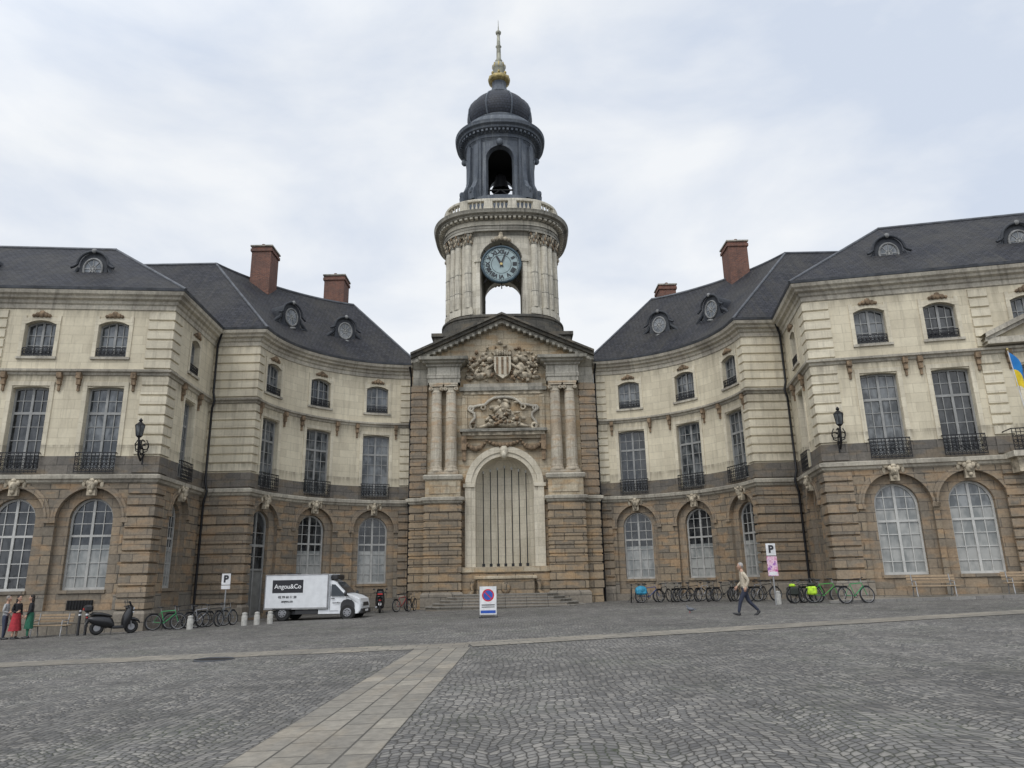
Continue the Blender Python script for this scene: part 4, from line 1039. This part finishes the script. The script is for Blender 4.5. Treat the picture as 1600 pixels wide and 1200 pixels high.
for s in (-1, 1):
    mb.face([(-1.95, s*1.045, .56), (-.95, s*1.045, .56), (-1.0, s*1.045, .50), (-1.9, s*1.045, .50)], M_pl)
    box(mb, -2.39, -2.36, s*.9-.08, s*.9+.08, .62, .9, M_red)
    box(mb, -.8, .3, s*.95-.03, s*.95+.03, .28, .46, M_pl)
box(mb, -2.0, -.45, -1.026, -1.0215, 1.30, 1.92, M_paintb)
ob = mb.build('van_body', VAN)
bpy.context.view_layer.update()
def vtext(s, size, x, z, mat, dy=-1.034):
    ob = text(s, size, (0, 0, 0), mat, None, 0, 0, .003); ob.matrix_world = Matrix.Identity(4); ob.parent = VAN
    ob.matrix_parent_inverse = Matrix.Identity(4); ob.location = (x, dy, z); ob.rotation_euler = (radians(90), 0, 0)
vtext('Angou&Co', .30, -1.22, 1.60, M_lw, -1.034)
vtext('02 99 60 11 28', .15, -1.22, 1.10, M_paintb); vtext('angou.co', .16, -1.22, .90, M_paintb)
vtext('angou&co', .10, 1.25, .80, M_paintb, -.985)

M_sc = plain('scooter_black', (.018, .018, .02), .28, 0, .1); M_seat = plain('vinyl_seat', (.025, .025, .025), .6)
def scooter(name, x, y, rz, s=1.0):
    mb = MB()
    for wx in (-.60, .68): torus(mb, (wx, 0, .27), (0, 1, 0), .20, .07, M_rub, 24, 8); tube(mb, (wx, -.045, .27), (wx, .045, .27), .13, .13, M_al, 14)
    def loft(secs, mat):
        rows = []
        for (cx, cz, ry, rz_) in secs: rows.append([(cx, ry*cos(2*pi*j/12), cz+rz_*sin(2*pi*j/12)) for j in range(12)])
        mb.grid(rows, mat, True, True); mb.face(rows[0][::-1], mat); mb.face(rows[-1], mat)
    loft([(-.98, .66, .05, .05), (-.90, .63, .13, .12), (-.70, .58, .19, .20), (-.45, .54, .21, .24), (-.20, .50, .19, .24), (-.05, .42, .16, .20), (.02, .34, .14, .10)], M_sc)
    box(mb, -.05, .42, -.19, .19, .22, .34, M_sc, .03)
    rows = []      # full, rounded leg shield
    for t in range(8):
        f = t/7; x0 = .40+.17*f; z0_ = .22+.86*f; wd = .21+.06*sin(pi*f); dp_ = .10+.10*sin(pi*f)
        rows.append([(x0+dp_*cos(a), wd*sin(a), z0_) for a in [2*pi*j/16 for j in range(16)]])
    mb.grid(rows, M_sc, True, True); mb.face(rows[-1], M_sc)
    loft([(.42, .50, .05, .05), (.55, .57, .09, .07), (.75, .59, .10, .07), (.92, .52, .08, .06), (1.0, .42, .04, .04)], M_sc)
    for q in (-1, 1): tube(mb, (.56, q*.06, .85), (.68, q*.06, .27), .03, .03, M_al)
    ell(mb, (.54, 0, 1.04), (.17, .19, .12), M_sc); ell(mb, (.68, 0, 1.0), (.06, .12, .07), M_lens)
    for q in (-1, 1): ell(mb, (.68, q*.17, .86), (.04, .05, .03), M_lens)
    chain(mb, [(.38, -.36, 1.10), (.46, -.2, 1.09), (.5, 0, 1.06), (.46, .2, 1.09), (.38, .36, 1.10)], .024, M_pl)
    rows = [[(.66-.10*f-.06*abs(j/4)**2, .22*(j/4)*(1-.25*f), 1.06+.24*f) for j in range(-4, 5)] for f in (0, .33, .66, 1)]
    mb.grid(rows, M_vg, True)
    loft([(-.92, .80, .05, .03), (-.80, .84, .14, .07), (-.50, .82, .16, .07), (-.22, .76, .14, .06), (-.08, .72, .05, .03)], M_seat)
    box(mb, -1.16, -.82, -.19, .19, .92, 1.20, M_sc, .07); box(mb, -1.175, -1.15, -.14, .14, 1.0, 1.08, M_red); ell(mb, (-1.0, 0, .70), (.04, .09, .04), M_red)
    mb.face([(-1.05, -.08, .44), (-1.05, .08, .44), (-1.01, .08, .56), (-1.01, -.08, .56)], M_sw)
    for q in (-1, 1): tube(mb, (.44, q*.25, 1.09), (.40, q*.34, 1.26), .01, .01, M_pl, 5); ell(mb, (.39, q*.36, 1.29), (.02, .07, .05), M_pl)
    tube(mb, (-.2, .17, .28), (-.85, .2, .34), .05, .06, M_al); tube(mb, (-.05, -.05, .3), (-.1, -.22, .0), .015, .015, M_pl)
    chain(mb, [(-.92, 0, .62), (-1.0, 0, .48), (-.98, 0, .34)], [.08, .06, .05], M_pl, 6)
    return mb.build(name, None, (x, y, gz(x)), rz)
scooter('motor_scooter', -16.85, 31.7, radians(36))
scooter('motor_scooter', -7.8, 43.2, radians(100))
def bike_mesh(fc, extra=None):
    mb = MB(); fm = plain('bicycle_paint', fc, .35); W0 = Vector((-.52, 0, .34)); W1 = Vector((.52, 0, .34)); bb = Vector((-.08, 0, .30)); st = Vector((-.22, 0, .78)); hd = Vector((.34, 0, .82)); hd2 = Vector((.37, 0, .68))
    for c in (W0, W1):
        torus(mb, c, (0, 1, 0), .325, .022, M_rub, 28, 6); torus(mb, c, (0, 1, 0), .295, .012, M_al, 24, 4); ell(mb, c, (.03, .05, .03), M_al, 6, 4)
        for i in range(12): t = 2*pi*i/12; tube(mb, c, c+Vector((.3*cos(t), 0, .3*sin(t))), .003, .003, M_al, 3, False)
        torus(mb, c, (0, 1, 0), .365, .02, M_pl, 12, 4, pi*.9, pi*1.9)
    for a, b, r in ((bb, st, .018), (st, hd, .018), (bb, hd2, .022), (bb, W0, .012), (st, W0, .01), (hd, W1+Vector((-.02, 0, .0)), .016)): tube(mb, a, b, r, r, fm, 6)
    tube(mb, st, st+Vector((-.05, 0, .16)), .013, .013, M_al); ell(mb, st+Vector((-.06, 0, .18)), (.14, .07, .035), M_seat)
    tube(mb, hd, hd+Vector((-.02, 0, .18)), .014, .014, M_al); chain(mb, [hd+Vector(p) for p in ((-.16, -.29, .2), (-.03, -.2, .2), (0, 0, .18), (-.03, .2, .2), (-.16, .29, .2))], .014, M_pl)
    torus(mb, bb+Vector((0, -.04, 0)), (0, 1, 0), .08, .012, M_pl, 14, 4); tube(mb, bb+Vector((0, -.08, 0)), bb+Vector((.1, -.1, -.14)), .01, .01, M_al); tube(mb, bb+Vector((0, .08, 0)), bb+Vector((-.1, .1, .14)), .01, .01, M_al)
    box(mb, -.75, -.3, -.06, .06, .70, .715, M_pl); tube(mb, (-.7, .05, .7), W0, .008, .008, M_pl); tube(mb, bb, bb+Vector((-.12, .2, -.3)), .01, .01, M_pl)
    if extra: extra(mb)
    return mb.build('bicycle', mesh_only=True)
M_hi = plain('hi_vis_bag', (.42, .66, .03), .6, 0, .3, 8); M_cy = plain('blue_cover', (.03, .24, .38), .6, 0, .3, 5); M_bk = plain('basket', (.10, .075, .05), .8); M_dg2 = plain('dark_pannier', (.02, .025, .02), .7)
def ex_pan(mb):
    for s in (-1, 1): box(mb, -.76, -.38, s*.17-.08, s*.17+.08, .34, .70, M_hi, .06)
    ell(mb, (-.56, 0, .78), (.2, .15, .08), M_dg2, 12, 8)
def ex_pan2(mb):
    for s in (-1, 1): box(mb, -.76, -.38, s*.17-.08, s*.17+.08, .34, .70, M_dg2, .06)
    ell(mb, (-.56, .02, .76), (.15, .12, .08), M_hi, 10, 7)
def ex_cov(mb): ell(mb, (-.5, 0, .66), (.34, .25, .24), M_cy, 12, 8); box(mb, -.8, -.22, -.22, .22, .42, .74, M_cy, .07)
def ex_bas(mb):
    for a in range(5): torus(mb, (.52, 0, .78+.05*a), (0, 0, 1), .15+.008*a, .008, M_bk, 16, 4)
    for a in range(12): t = 2*pi*a/12; tube(mb, (.52+.15*cos(t), .15*sin(t), .76), (.52+.185*cos(t), .185*sin(t), 1.0), .006, .006, M_bk, 3, False)
BM = [bike_mesh((.02, .02, .02)), bike_mesh((.12, .13, .14), ex_bas), bike_mesh((.03, .25, .08)), bike_mesh((.35, .35, .36)), bike_mesh((.05, .3, .05), ex_pan), bike_mesh((.02, .05, .2), ex_cov), bike_mesh((.30, .03, .03), ex_bas), bike_mesh((.03, .04, .03), ex_pan2)]
def bike(k, x, y, a):
    ob = bpy.data.objects.new('bicycle', BM[k]); bpy.context.collection.objects.link(ob); ob.location = (x, y, gz(x)); ob.rotation_euler = (radians(rnd.uniform(-7, 7)), 0, radians(a))
for k, x, y, a in ((2, -15.4, 33.3, 10), (0, -14.9, 33.9, 35), (3, -14.4, 34.3, 60), (0, -13.9, 34.8, 50), (1, -13.4, 35.0, 75), (6, -6.5, 43.2, 60), (0, -6.0, 43.4, 80), (0, -8.6, 42.7, 95),
                   (0, 6.5, 42.6, 80), (1, 7.0, 42.3, 65), (5, 7.4, 41.5, 10), (0, 8.2, 41.4, 50), (0, 8.7, 41.0, 60), (0, 9.1, 40.8, 35), (0, 9.5, 40.4, 20), (3, 10.0, 40.1, 40), (0, 10.3, 39.6, 55), (0, 10.9, 39.4, 20), (1, 11.2, 38.9, 60), (0, 11.6, 38.5, 30), (3, 12.1, 37.9, 40), (0, 12.4, 37.2, 15),
                   (7, 12.9, 33.6, 5), (4, 13.6, 33.1, -10), (0, 12.7, 34.0, 50), (2, 14.2, 31.4, 12), (0, 13.3, 33.9, 30)): bike(k, x, y, a)
M_bol = plain('concrete_bollard', (.36, .35, .32), .8, 0, .2, 8)
for x, y in ((-12.35, 34.4), (-11.85, 34.6), (-11.35, 34.9), (-14.2, 33.0), (11.6, 33.4)):
    mb = MB(); lathe(mb, 0, 0, [(.13, -.1), (.13, .42), (.10, .46), (.12, .50), (.10, .56), (.0, .58)], M_bol, 14, False); mb.build('stone_bollard', None, (x, y, gz(x)))
for x in (-18.3, -18.0):
    mb = MB(); tube(mb, (0, 0, -.1), (0, 0, .95), .055, .055, M_pl, 12); ell(mb, (0, 0, .96), (.07, .07, .06), M_al); tube(mb, (0, 0, .8), (0, 0, .86), .06, .06, M_sw, 12); mb.build('steel_bollard', None, (x, 31.7, gz(x)))
M_wood = stone('bench_wood', (.40, .30, .20), (.32, .24, .155), (.1, .07, .05), 3, .1, .004, (.2, .16, .12), .3, .1)
def bench(x, y, rz, w=1.9, lift=0):
    mb = MB()
    for i in range(4): box(mb, -w/2, w/2, -.24+i*.12, -.14+i*.12, .42, .46, M_wood, .008)
    for i in range(3): extrude(mb, [(-w/2, .56+i*.12), (w/2, .56+i*.12), (w/2, .65+i*.12), (-w/2, .65+i*.12)], .27+i*.03, .30+i*.03, M_wood)
    for s in (-1, 1):
        xx = s*(w/2-.2)
        chain(mb, [(xx, -.26, 0), (xx, -.22, .40), (xx, .24, .40), (xx, .34, .92)], .025, M_post, 6); tube(mb, (xx, .22, .40), (xx, .30, 0), .025, .025, M_post)
        chain(mb, [(xx, -.22, .40), (xx, -.22, .62), (xx, .28, .64)], .02, M_post, 6)
    return mb.build('park_bench', None, (x, y, gz(x)+lift), rz)
bench(-19.7, 32.0, radians(4), 1.6); bench(17.75, 31.95, radians(-11), 1.9, .115); bench(21.3, 31.1, radians(-11), 1.9, .115)
def psign(x, y, h, poster):
    e = empty('parking_sign', (x, y, gz(x))); mb = MB()
    tube(mb, (0, 0, -.1), (0, 0, h), .035, .035, M_post, 10)
    box(mb, -.21, .21, -.06, -.035, h-.52, h, M_sw, .004); box(mb, -.215, .215, -.034, -.03, h-.525, h+.005, M_paintb)
    if poster:
        M_pk = N('event_poster'); f = M_pk.noise(M_pk.node('ShaderNodeTexCoord').outputs['Object'], 5, 3)
        M_pk.link(M_pk.ramp(f, [(.35, (.45, .08, .25)), (.5, (.75, .55, .62)), (.62, (.30, .10, .38))]), M_pk.b.inputs['Base Color'])
        box(mb, -.22, .22, -.07, -.035, h-1.40, h-.56, M_pk.m, .004); box(mb, -.18, .18, -.074, -.071, h-1.36, h-1.22, M_sw)
    else: box(mb, -.21, .21, -.06, -.035, h-.72, h-.55, M_sw, .004)
    mb.build('sign_post', e)
    bpy.context.view_layer.update(); text('P', .44, (x, y-.068, gz(x)+h-.26), M_paintb, e, 0, 0, .02)
psign(-13.85, 35.8, 2.35, False); psign(11.35, 33.0, 2.62, True)
e = empty('no_parking_sign', (-1.2, 32.4, gz(-1.2))); mb = MB()
box(mb, -.36, .36, -.03, 0, .12, 1.28, M_sw, .006); box(mb, -.37, .37, -.001, .02, .11, 1.29, M_post)
for s in (-1, 1): tube(mb, (s*.33, .0, .15), (s*.33, .45, 0), .02, .02, M_post); tube(mb, (s*.33, -.01, .0), (s*.33, -.01, .2), .02, .02, M_post)
box(mb, -.4, .4, -.1, .5, 0, .04, M_pl)
c = (0, -.034, .92); disc(mb, c, .26, M_sr, 32); disc(mb, (0, -.037, .92), .20, M_blue, 32)
mb.face([(-.17, -.040, 1.06), (-.14, -.040, 1.09), (.17, -.040, .78), (.14, -.040, .75)], M_sr)
box(mb, -.28, .28, -.035, -.031, .50, .54, M_paintb); box(mb, -.28, .28, -.035, -.031, .42, .45, M_paintb); box(mb, -.32, .32, -.035, -.031, .18, .30, M_blue)
mb.build('sign_board', e)
# flag on the right-hand balcony
e = empty('national_flag', frR.at(frR.ux(23.0), .95, 7.0)); mb = MB(); M_fy = plain('flag_yellow', (.78, .58, .03), .7); M_fb = plain('flag_blue', (.02, .20, .52), .7)
tube(mb, (.0, 0, 0), (-.72, -.5, 4.0), .025, .02, M_sw, 8); ell(mb, (-.72, -.5, 4.03), (.05, .05, .07), M_gold)
rows = []
P0 = Vector((-.70, -.49, 3.9)); P1 = Vector((-.44, -.31, 2.4))
for i in range(13):
    t = i/12; row = []
    for j in range(9):
        s_ = j/8; p = P0.lerp(P1, s_)
        row.append((p.x+t*.75+.07*sin(6*t+3*s_), p.y+.12*sin(9*t+2*s_), p.z-t*t*1.5-.3*t+.08*sin(7*t)))
    rows.append(row)
mb.grid([r[:5] for r in rows], M_fb, True); mb.grid([r[4:] for r in rows], M_fy, True)
mb.build('flag_cloth', e)
mb = MB()
ub = frR.ux(22.85)
rows = [[frR.at(ub+.65*i/8, 1.02+.03*sin(i*1.7+z), z) for i in range(9)] for z in (7.55, 7.2, 6.9, 6.6, 6.35)]
mb.grid(rows, M_fy, True); mb.build('balcony_banner')

# ---------------------------------------------------------------- people
M_skin = plain('skin', (.45, .27, .19), .5, 0, .06)
def cloth(n, c): return plain(n, c, .85, 0, .18, 12, .01)
def person(name, J, E, hands, head, hairc, loc, rz, longhair=False, skirt=None):
    names = list(J); me = bpy.data.meshes.new('sk'); me.from_pydata([J[n][:3] for n in names], [(names.index(a), names.index(b)) for a, b, _ in E], [])
    ob = bpy.data.objects.new('sk', me); bpy.context.collection.objects.link(ob)
    md = ob.modifiers.new('s', 'SKIN'); md.use_smooth_shade = True
    for i, n in enumerate(names):
        r = J[n][3]; r = r if isinstance(r, tuple) else (r, r)
        me.skin_vertices[0].data[i].radius = r
        if n == 'pelvis': me.skin_vertices[0].data[i].use_root = True
    sb = ob.modifiers.new('d', 'SUBSURF'); sb.levels = 2; sb.render_levels = 2
    bpy.context.view_layer.update()
    m2 = bpy.data.meshes.new_from_object(ob.evaluated_get(bpy.context.evaluated_depsgraph_get()))
    bpy.data.objects.remove(ob)
    mb = MB(); b = len(mb.v); mb.v += [tuple(v.co) for v in m2.vertices]
    segs = [(Vector(J[a][:3]), Vector(J[b_][:3]), mt) for a, b_, mt in E]
    for p in m2.polygons:
        c = p.center; best = None
        for a, b_, mt in segs:
            d = b_-a; t = max(0, min(1, (c-a).dot(d)/max(d.length_squared, 1e-9))); q = (a+d*t-c).length
            if best is None or q < best[0]: best = (q, mt)
        mb.addf([b+i for i in p.vertices], best[1], None, True)
    H = Vector(head[:3]); ht = plain('hair', hairc, .7, 0, .3, 20)
    rows = []
    for i in range(13):
        t = -pi/2+pi*i/12; row = []
        for j in range(16):
            a = 2*pi*j/16; x = .098*cos(t)*cos(a); y = .076*cos(t)*sin(a); z = .118*sin(t)
            if z < 0: x = x*(1+.25*z/.118*(1 if x < 0 else .25)); y *= 1+.28*z/.118
            if x > .06 and -.03 < z < .03: x -= .006
            row.append(H+Vector((x, y, z)))
        rows.append(row)
    mb.grid(rows, M_skin, True, True)
    ell(mb, H+Vector((.102, 0, -.02)), (.018, .012, .024), M_skin, 8, 6); ell(mb, H+Vector((.086, 0, -.062)), (.012, .024, .007), M_sr if longhair else M_skin, 8, 5); ell(mb, H+Vector((.07, 0, -.1)), (.025, .03, .018), M_skin, 8, 5)
    for s in (-1, 1):
        ell(mb, H+Vector((.084, s*.03, .01)), (.010, .013, .008), M_sw, 8, 5); ell(mb, H+Vector((.092, s*.03, .01)), (.004, .006, .006), M_paintb, 6, 4)
        ell(mb, H+Vector((.086, s*.03, .03)), (.008, .018, .004), ht, 6, 4); ell(mb, H+Vector((-.005, s*.078, -.005)), (.018, .01, .032), M_skin, 8, 5)
    ell(mb, H+Vector((-.018, 0, .028)), (.098, .084, .105), ht, 14, 10)
    if longhair:
        ell(mb, H+Vector((-.055, 0, -.10)), (.06, .088, .17), ht, 12, 8); ell(mb, H+Vector((-.07, 0, -.22)), (.045, .075, .12), ht, 10, 7)
    for (wr, d, thumb) in hands:
        wr = Vector(wr); d = Vector(d).normalized(); n = Vector(thumb).normalized(); n = (n-d*n.dot(d)).normalized(); pn = d.cross(n)
        chain(mb, [wr-d*.02, wr+d*.03, wr+d*.07, wr+d*.095], [.024, .032, .038, .03], M_skin, 8)
        for k, (o_, ln) in enumerate(((.030, .068), (.010, .078), (-.010, .072), (-.029, .056))):
            p = wr+d*.088+n*o_; q = p+d*ln*.45+pn*.006; r_ = q+d*ln*.3+pn*.016; t_ = r_+d*ln*.2+pn*.018
            chain(mb, [p-d*.02, p, q, r_, t_], [.009, .010, .009, .008, .006], M_skin, 6)
        p = wr+d*.03+n*.028; chain(mb, [p-n*.01, p+n*.02+d*.025, p+n*.028+d*.05+pn*.008, p+n*.026+d*.07+pn*.012], [.012, .012, .010, .008], M_skin, 6)
    for fx, fy, fz, pit in head[3]:
        R_ = Matrix.Rotation(pit, 3, 'Y'); o = Vector((fx, fy, fz))
        ell(mb, o+R_ @ Vector((.06, 0, .035)), (.145, .048, .042), M_pl, 10, 7, R_); ell(mb, o+R_ @ Vector((-.02, 0, .06)), (.065, .045, .06), M_pl, 8, 6, R_)
    if skirt:
        mt, z0_, z1_, r0_, r1_ = skirt
        rws = []
        for i in range(6):
            t = i/5; rr = r0_+(r1_-r0_)*t; rws.append([(rr*.8*(1+.06*t*sin(7*2*pi*j/28))*cos(2*pi*j/28), rr*(1+.06*t*sin(7*2*pi*j/28))*sin(2*pi*j/28), z0_+(z1_-z0_)*t) for j in range(28)])
        mb.grid(rws, mt, True, True)
    return mb.build(name, None, loc, rz)
jk = cloth('beige_jacket', (.46, .40, .31)); tr = cloth('navy_trousers', (.025, .03, .05))
J = dict(pelvis=(0, 0, .93, (.135, .11)), waist=(.01, 0, 1.08, (.145, .115)), chest=(.03, 0, 1.30, (.17, .125)), neckb=(.04, 0, 1.46, (.085, .08)), neck=(.055, 0, 1.53, .055), top=(.065, 0, 1.58, .05),
         shL=(.03, .17, 1.42, .075), elL=(-.10, .23, 1.17, .055), wrL=(.0, .22, .95, .036), shR=(.03, -.17, 1.42, .075), elR=(.02, -.24, 1.15, .055), wrR=(.20, -.22, .98, .036),
         hipL=(.0, .09, .88, .105), knL=(.20, .10, .50, .072), anL=(.30, .10, .10, .05), hipR=(-.0, -.09, .88, .105), knR=(-.12, -.10, .48, .072), anR=(-.44, -.10, .16, .05))
E = [('pelvis', 'waist', jk), ('waist', 'chest', jk), ('chest', 'neckb', jk), ('neckb', 'neck', M_skin), ('neck', 'top', M_skin), ('chest', 'shL', jk), ('shL', 'elL', jk), ('elL', 'wrL', jk), ('chest', 'shR', jk), ('shR', 'elR', jk), ('elR', 'wrR', jk),
     ('pelvis', 'hipL', tr), ('hipL', 'knL', tr), ('knL', 'anL', tr), ('pelvis', 'hipR', tr), ('hipR', 'knR', tr), ('knR', 'anR', tr)]
person('walking_man', J, E, [((.0, .22, .95), (.3, 0, -1), (1, 0, 0)), ((.20, -.22, .98), (.5, 0, -.8), (.8, 0, .5))], (.085, 0, 1.665, [(.32, .10, .015, -.25), (-.44, -.10, .06, .55)]), (.35, .33, .31), (8.0, 26.3, gz(8.0)), radians(176))
def stander(name, top, bot, hair, loc, rz, long_, skirt=None, bare=False):
    lg = M_skin if bare else bot
    J = dict(pelvis=(0, 0, .90, (.13, .10)), waist=(0, 0, 1.04, (.115, .09)), chest=(.01, 0, 1.25, (.145, .105)), neckb=(.0, 0, 1.40, (.07, .07)), neck=(.01, 0, 1.46, .046), top=(.015, 0, 1.51, .044),
             shL=(0, .145, 1.36, .06), elL=(-.03, .20, 1.10, .043), wrL=(.10, .17, .92, .03), shR=(0, -.145, 1.36, .06), elR=(-.03, -.20, 1.10, .043), wrR=(.16, -.12, 1.05, .03),
             hipL=(0, .085, .84, .09), knL=(.02, .09, .47, .06), anL=(-.01, .10, .09, .04), hipR=(0, -.085, .84, .09), knR=(.04, -.09, .47, .06), anR=(.05, -.11, .09, .04))
    E = [('pelvis', 'waist', top), ('waist', 'chest', top), ('chest', 'neckb', top), ('neckb', 'neck', M_skin), ('neck', 'top', M_skin), ('chest', 'shL', top), ('shL', 'elL', top), ('elL', 'wrL', top), ('chest', 'shR', top), ('shR', 'elR', top), ('elR', 'wrR', top),
         ('pelvis', 'hipL', bot), ('hipL', 'knL', lg), ('knL', 'anL', lg), ('pelvis', 'hipR', bot), ('hipR', 'knR', lg), ('knR', 'anR', lg)]
    person(name, J, E, [((.10, .17, .92), (.3, 0, -1), (1, 0, 0)), ((.16, -.12, 1.05), (.8, .3, .3), (0, .3, 1))], (.03, 0, 1.60, [(-.01, .10, .0, 0), (.05, -.11, .0, 0)]), hair, loc, rz, longhair=long_, skirt=skirt)
bk = cloth('black_top', (.02, .02, .022)); rd = cloth('red_skirt', (.36, .03, .04)); gr = cloth('green_trousers', (.02, .11, .065)); gy = cloth('grey_jacket', (.34, .34, .34)); bl = cloth('dark_jeans', (.04, .05, .08))
stander('standing_woman', bk, rd, (.015, .012, .01), (-20.5, 31.0, gz(-20.5)), radians(-20), True, (rd, 1.02, .32, .15, .25), bare=True)
stander('standing_woman', bk, gr, (.02, .014, .01), (-20.0, 31.1, gz(-20.0)), radians(200), True, (gr, 1.02, .38, .15, .20), bare=False)
stander('standing_man', gy, bl, (.2, .18, .16), (-20.95, 31.0, gz(-20.95)), radians(10), False)
mb = MB(); M_pg = plain('pigeon_grey', (.12, .13, .15), .7, 0, .3, 20)
ell(mb, (0, 0, .13), (.12, .065, .07), M_pg, 12, 8, Matrix.Rotation(radians(-12), 3, 'Y')); ell(mb, (-.16, 0, .12), (.09, .035, .02), M_pg, 8, 5, Matrix.Rotation(radians(8), 3, 'Y'))
chain(mb, [(.07, 0, .15), (.10, 0, .20), (.11, 0, .24)], [.045, .032, .026], M_pg); ell(mb, (.118, 0, .25), (.032, .026, .027), M_pg); tube(mb, (.145, 0, .247), (.17, 0, .242), .007, .002, M_pl)
for s in (-1, 1):
    ell(mb, (-.04, s*.055, .14), (.11, .018, .05), M_pg, 8, 5); tube(mb, (.01, s*.025, .08), (.015, s*.025, .005), .006, .005, M_sr)
    for a in (-.5, 0, .5): tube(mb, (.015, s*.025, .006), (.015+.035*cos(a), s*.025+.035*sin(a), .004), .004, .002, M_sr, 4)
mb.build('pigeon', None, (6.8, 29.6, gz(6.8)), radians(150))
mb = MB(); frL = Path([A_L, B_L]); uu = frL.ux(-19.35)
mbox(mb, frL, uu-.55, uu+.55, -.2, -.18, gz(-19)+.99, gz(-19)+1.4, M_dark)
for i in range(9): mbox(mb, frL, uu-.5+i*.125-.015, uu-.5+i*.125+.015, -.18, -.15, gz(-19)+.99, gz(-19)+1.4, M_iron)
child(mb, 'basement_grille')

# ---------------------------------------------------------------- sky, sun, camera
w = bpy.data.worlds.new('World'); bpy.context.scene.world = w; w.use_nodes = True
nt = w.node_tree; nd_ = nt.nodes; bg = nd_['Background']
EL, AZ = radians(50), radians(205)      # sun behind the cloud, behind the camera to the left
sky = nd_.new('ShaderNodeTexSky'); sky.sky_type = 'NISHITA'; sky.sun_disc = False; sky.sun_elevation = EL; sky.sun_rotation = AZ
tc = nd_.new('ShaderNodeTexCoord'); mp = nd_.new('ShaderNodeMapping'); mp.inputs['Scale'].default_value = (1.0, 1.0, 2.2); nt.links.new(tc.outputs['Generated'], mp.inputs['Vector'])
nz = nd_.new('ShaderNodeTexNoise'); nz.inputs['Scale'].default_value = 2.4; nz.inputs['Detail'].default_value = 7; nz.inputs['Roughness'].default_value = .52; nz.inputs['Distortion'].default_value = .25; nt.links.new(mp.outputs[0], nz.inputs['Vector'])
rp = nd_.new('ShaderNodeValToRGB'); rp.color_ramp.elements[0].position = .38; rp.color_ramp.elements[1].position = .60
rp.color_ramp.elements[0].color = (.655, .725, .845, 1); rp.color_ramp.elements[1].color = (.91, .935, .965, 1); nt.links.new(nz.outputs['Fac'], rp.inputs['Fac'])
sd = Vector((sin(AZ)*cos(EL), cos(AZ)*cos(EL), sin(EL)))
dt = nd_.new('ShaderNodeVectorMath'); dt.operation = 'DOT_PRODUCT'; nt.links.new(tc.outputs['Generated'], dt.inputs[0]); dt.inputs[1].default_value = sd
mr = nd_.new('ShaderNodeMapRange'); mr.inputs['From Min'].default_value = 0.1; mr.inputs['From Max'].default_value = 1.0; mr.inputs['To Min'].default_value = 10.2; mr.inputs['To Max'].default_value = 17.0; nt.links.new(dt.outputs['Value'], mr.inputs['Value'])
sc = nd_.new('ShaderNodeVectorMath'); sc.operation = 'SCALE'; nt.links.new(rp.outputs['Color'], sc.inputs[0]); nt.links.new(mr.outputs[0], sc.inputs['Scale'])
mx = nd_.new('ShaderNodeMix'); mx.data_type = 'RGBA'; mx.inputs[0].default_value = .95; nt.links.new(sky.outputs[0], mx.inputs[6]); nt.links.new(sc.outputs[0], mx.inputs[7])
nt.links.new(mx.outputs[2], bg.inputs['Color']); bg.inputs['Strength'].default_value = .1
sl = bpy.data.lights.new('sun', 'SUN'); sl.energy = 1.1; sl.angle = radians(24); sl.color = (1, .97, .92)
so = bpy.data.objects.new('sun', sl); bpy.context.collection.objects.link(so); so.rotation_euler = (-sd).to_track_quat('-Z', 'Y').to_euler(); so.location = (-20, -30, 40)

cam = bpy.data.cameras.new('camera'); cam.lens = 25.4; cam.sensor_width = 36; cam.clip_end = 3000; cam.clip_start = .1
co = bpy.data.objects.new('camera', cam); bpy.context.collection.objects.link(co)
co.matrix_world = Matrix.Translation((0, 0, EYE)) @ Matrix.Rotation(radians(105.1), 4, 'X') @ Matrix.Rotation(radians(-1.07), 4, 'Z')
bpy.context.scene.camera = co
sc_ = bpy.context.scene; sc_.view_settings.view_transform = 'Standard'; sc_.view_settings.look = 'None'; sc_.view_settings.exposure = 0
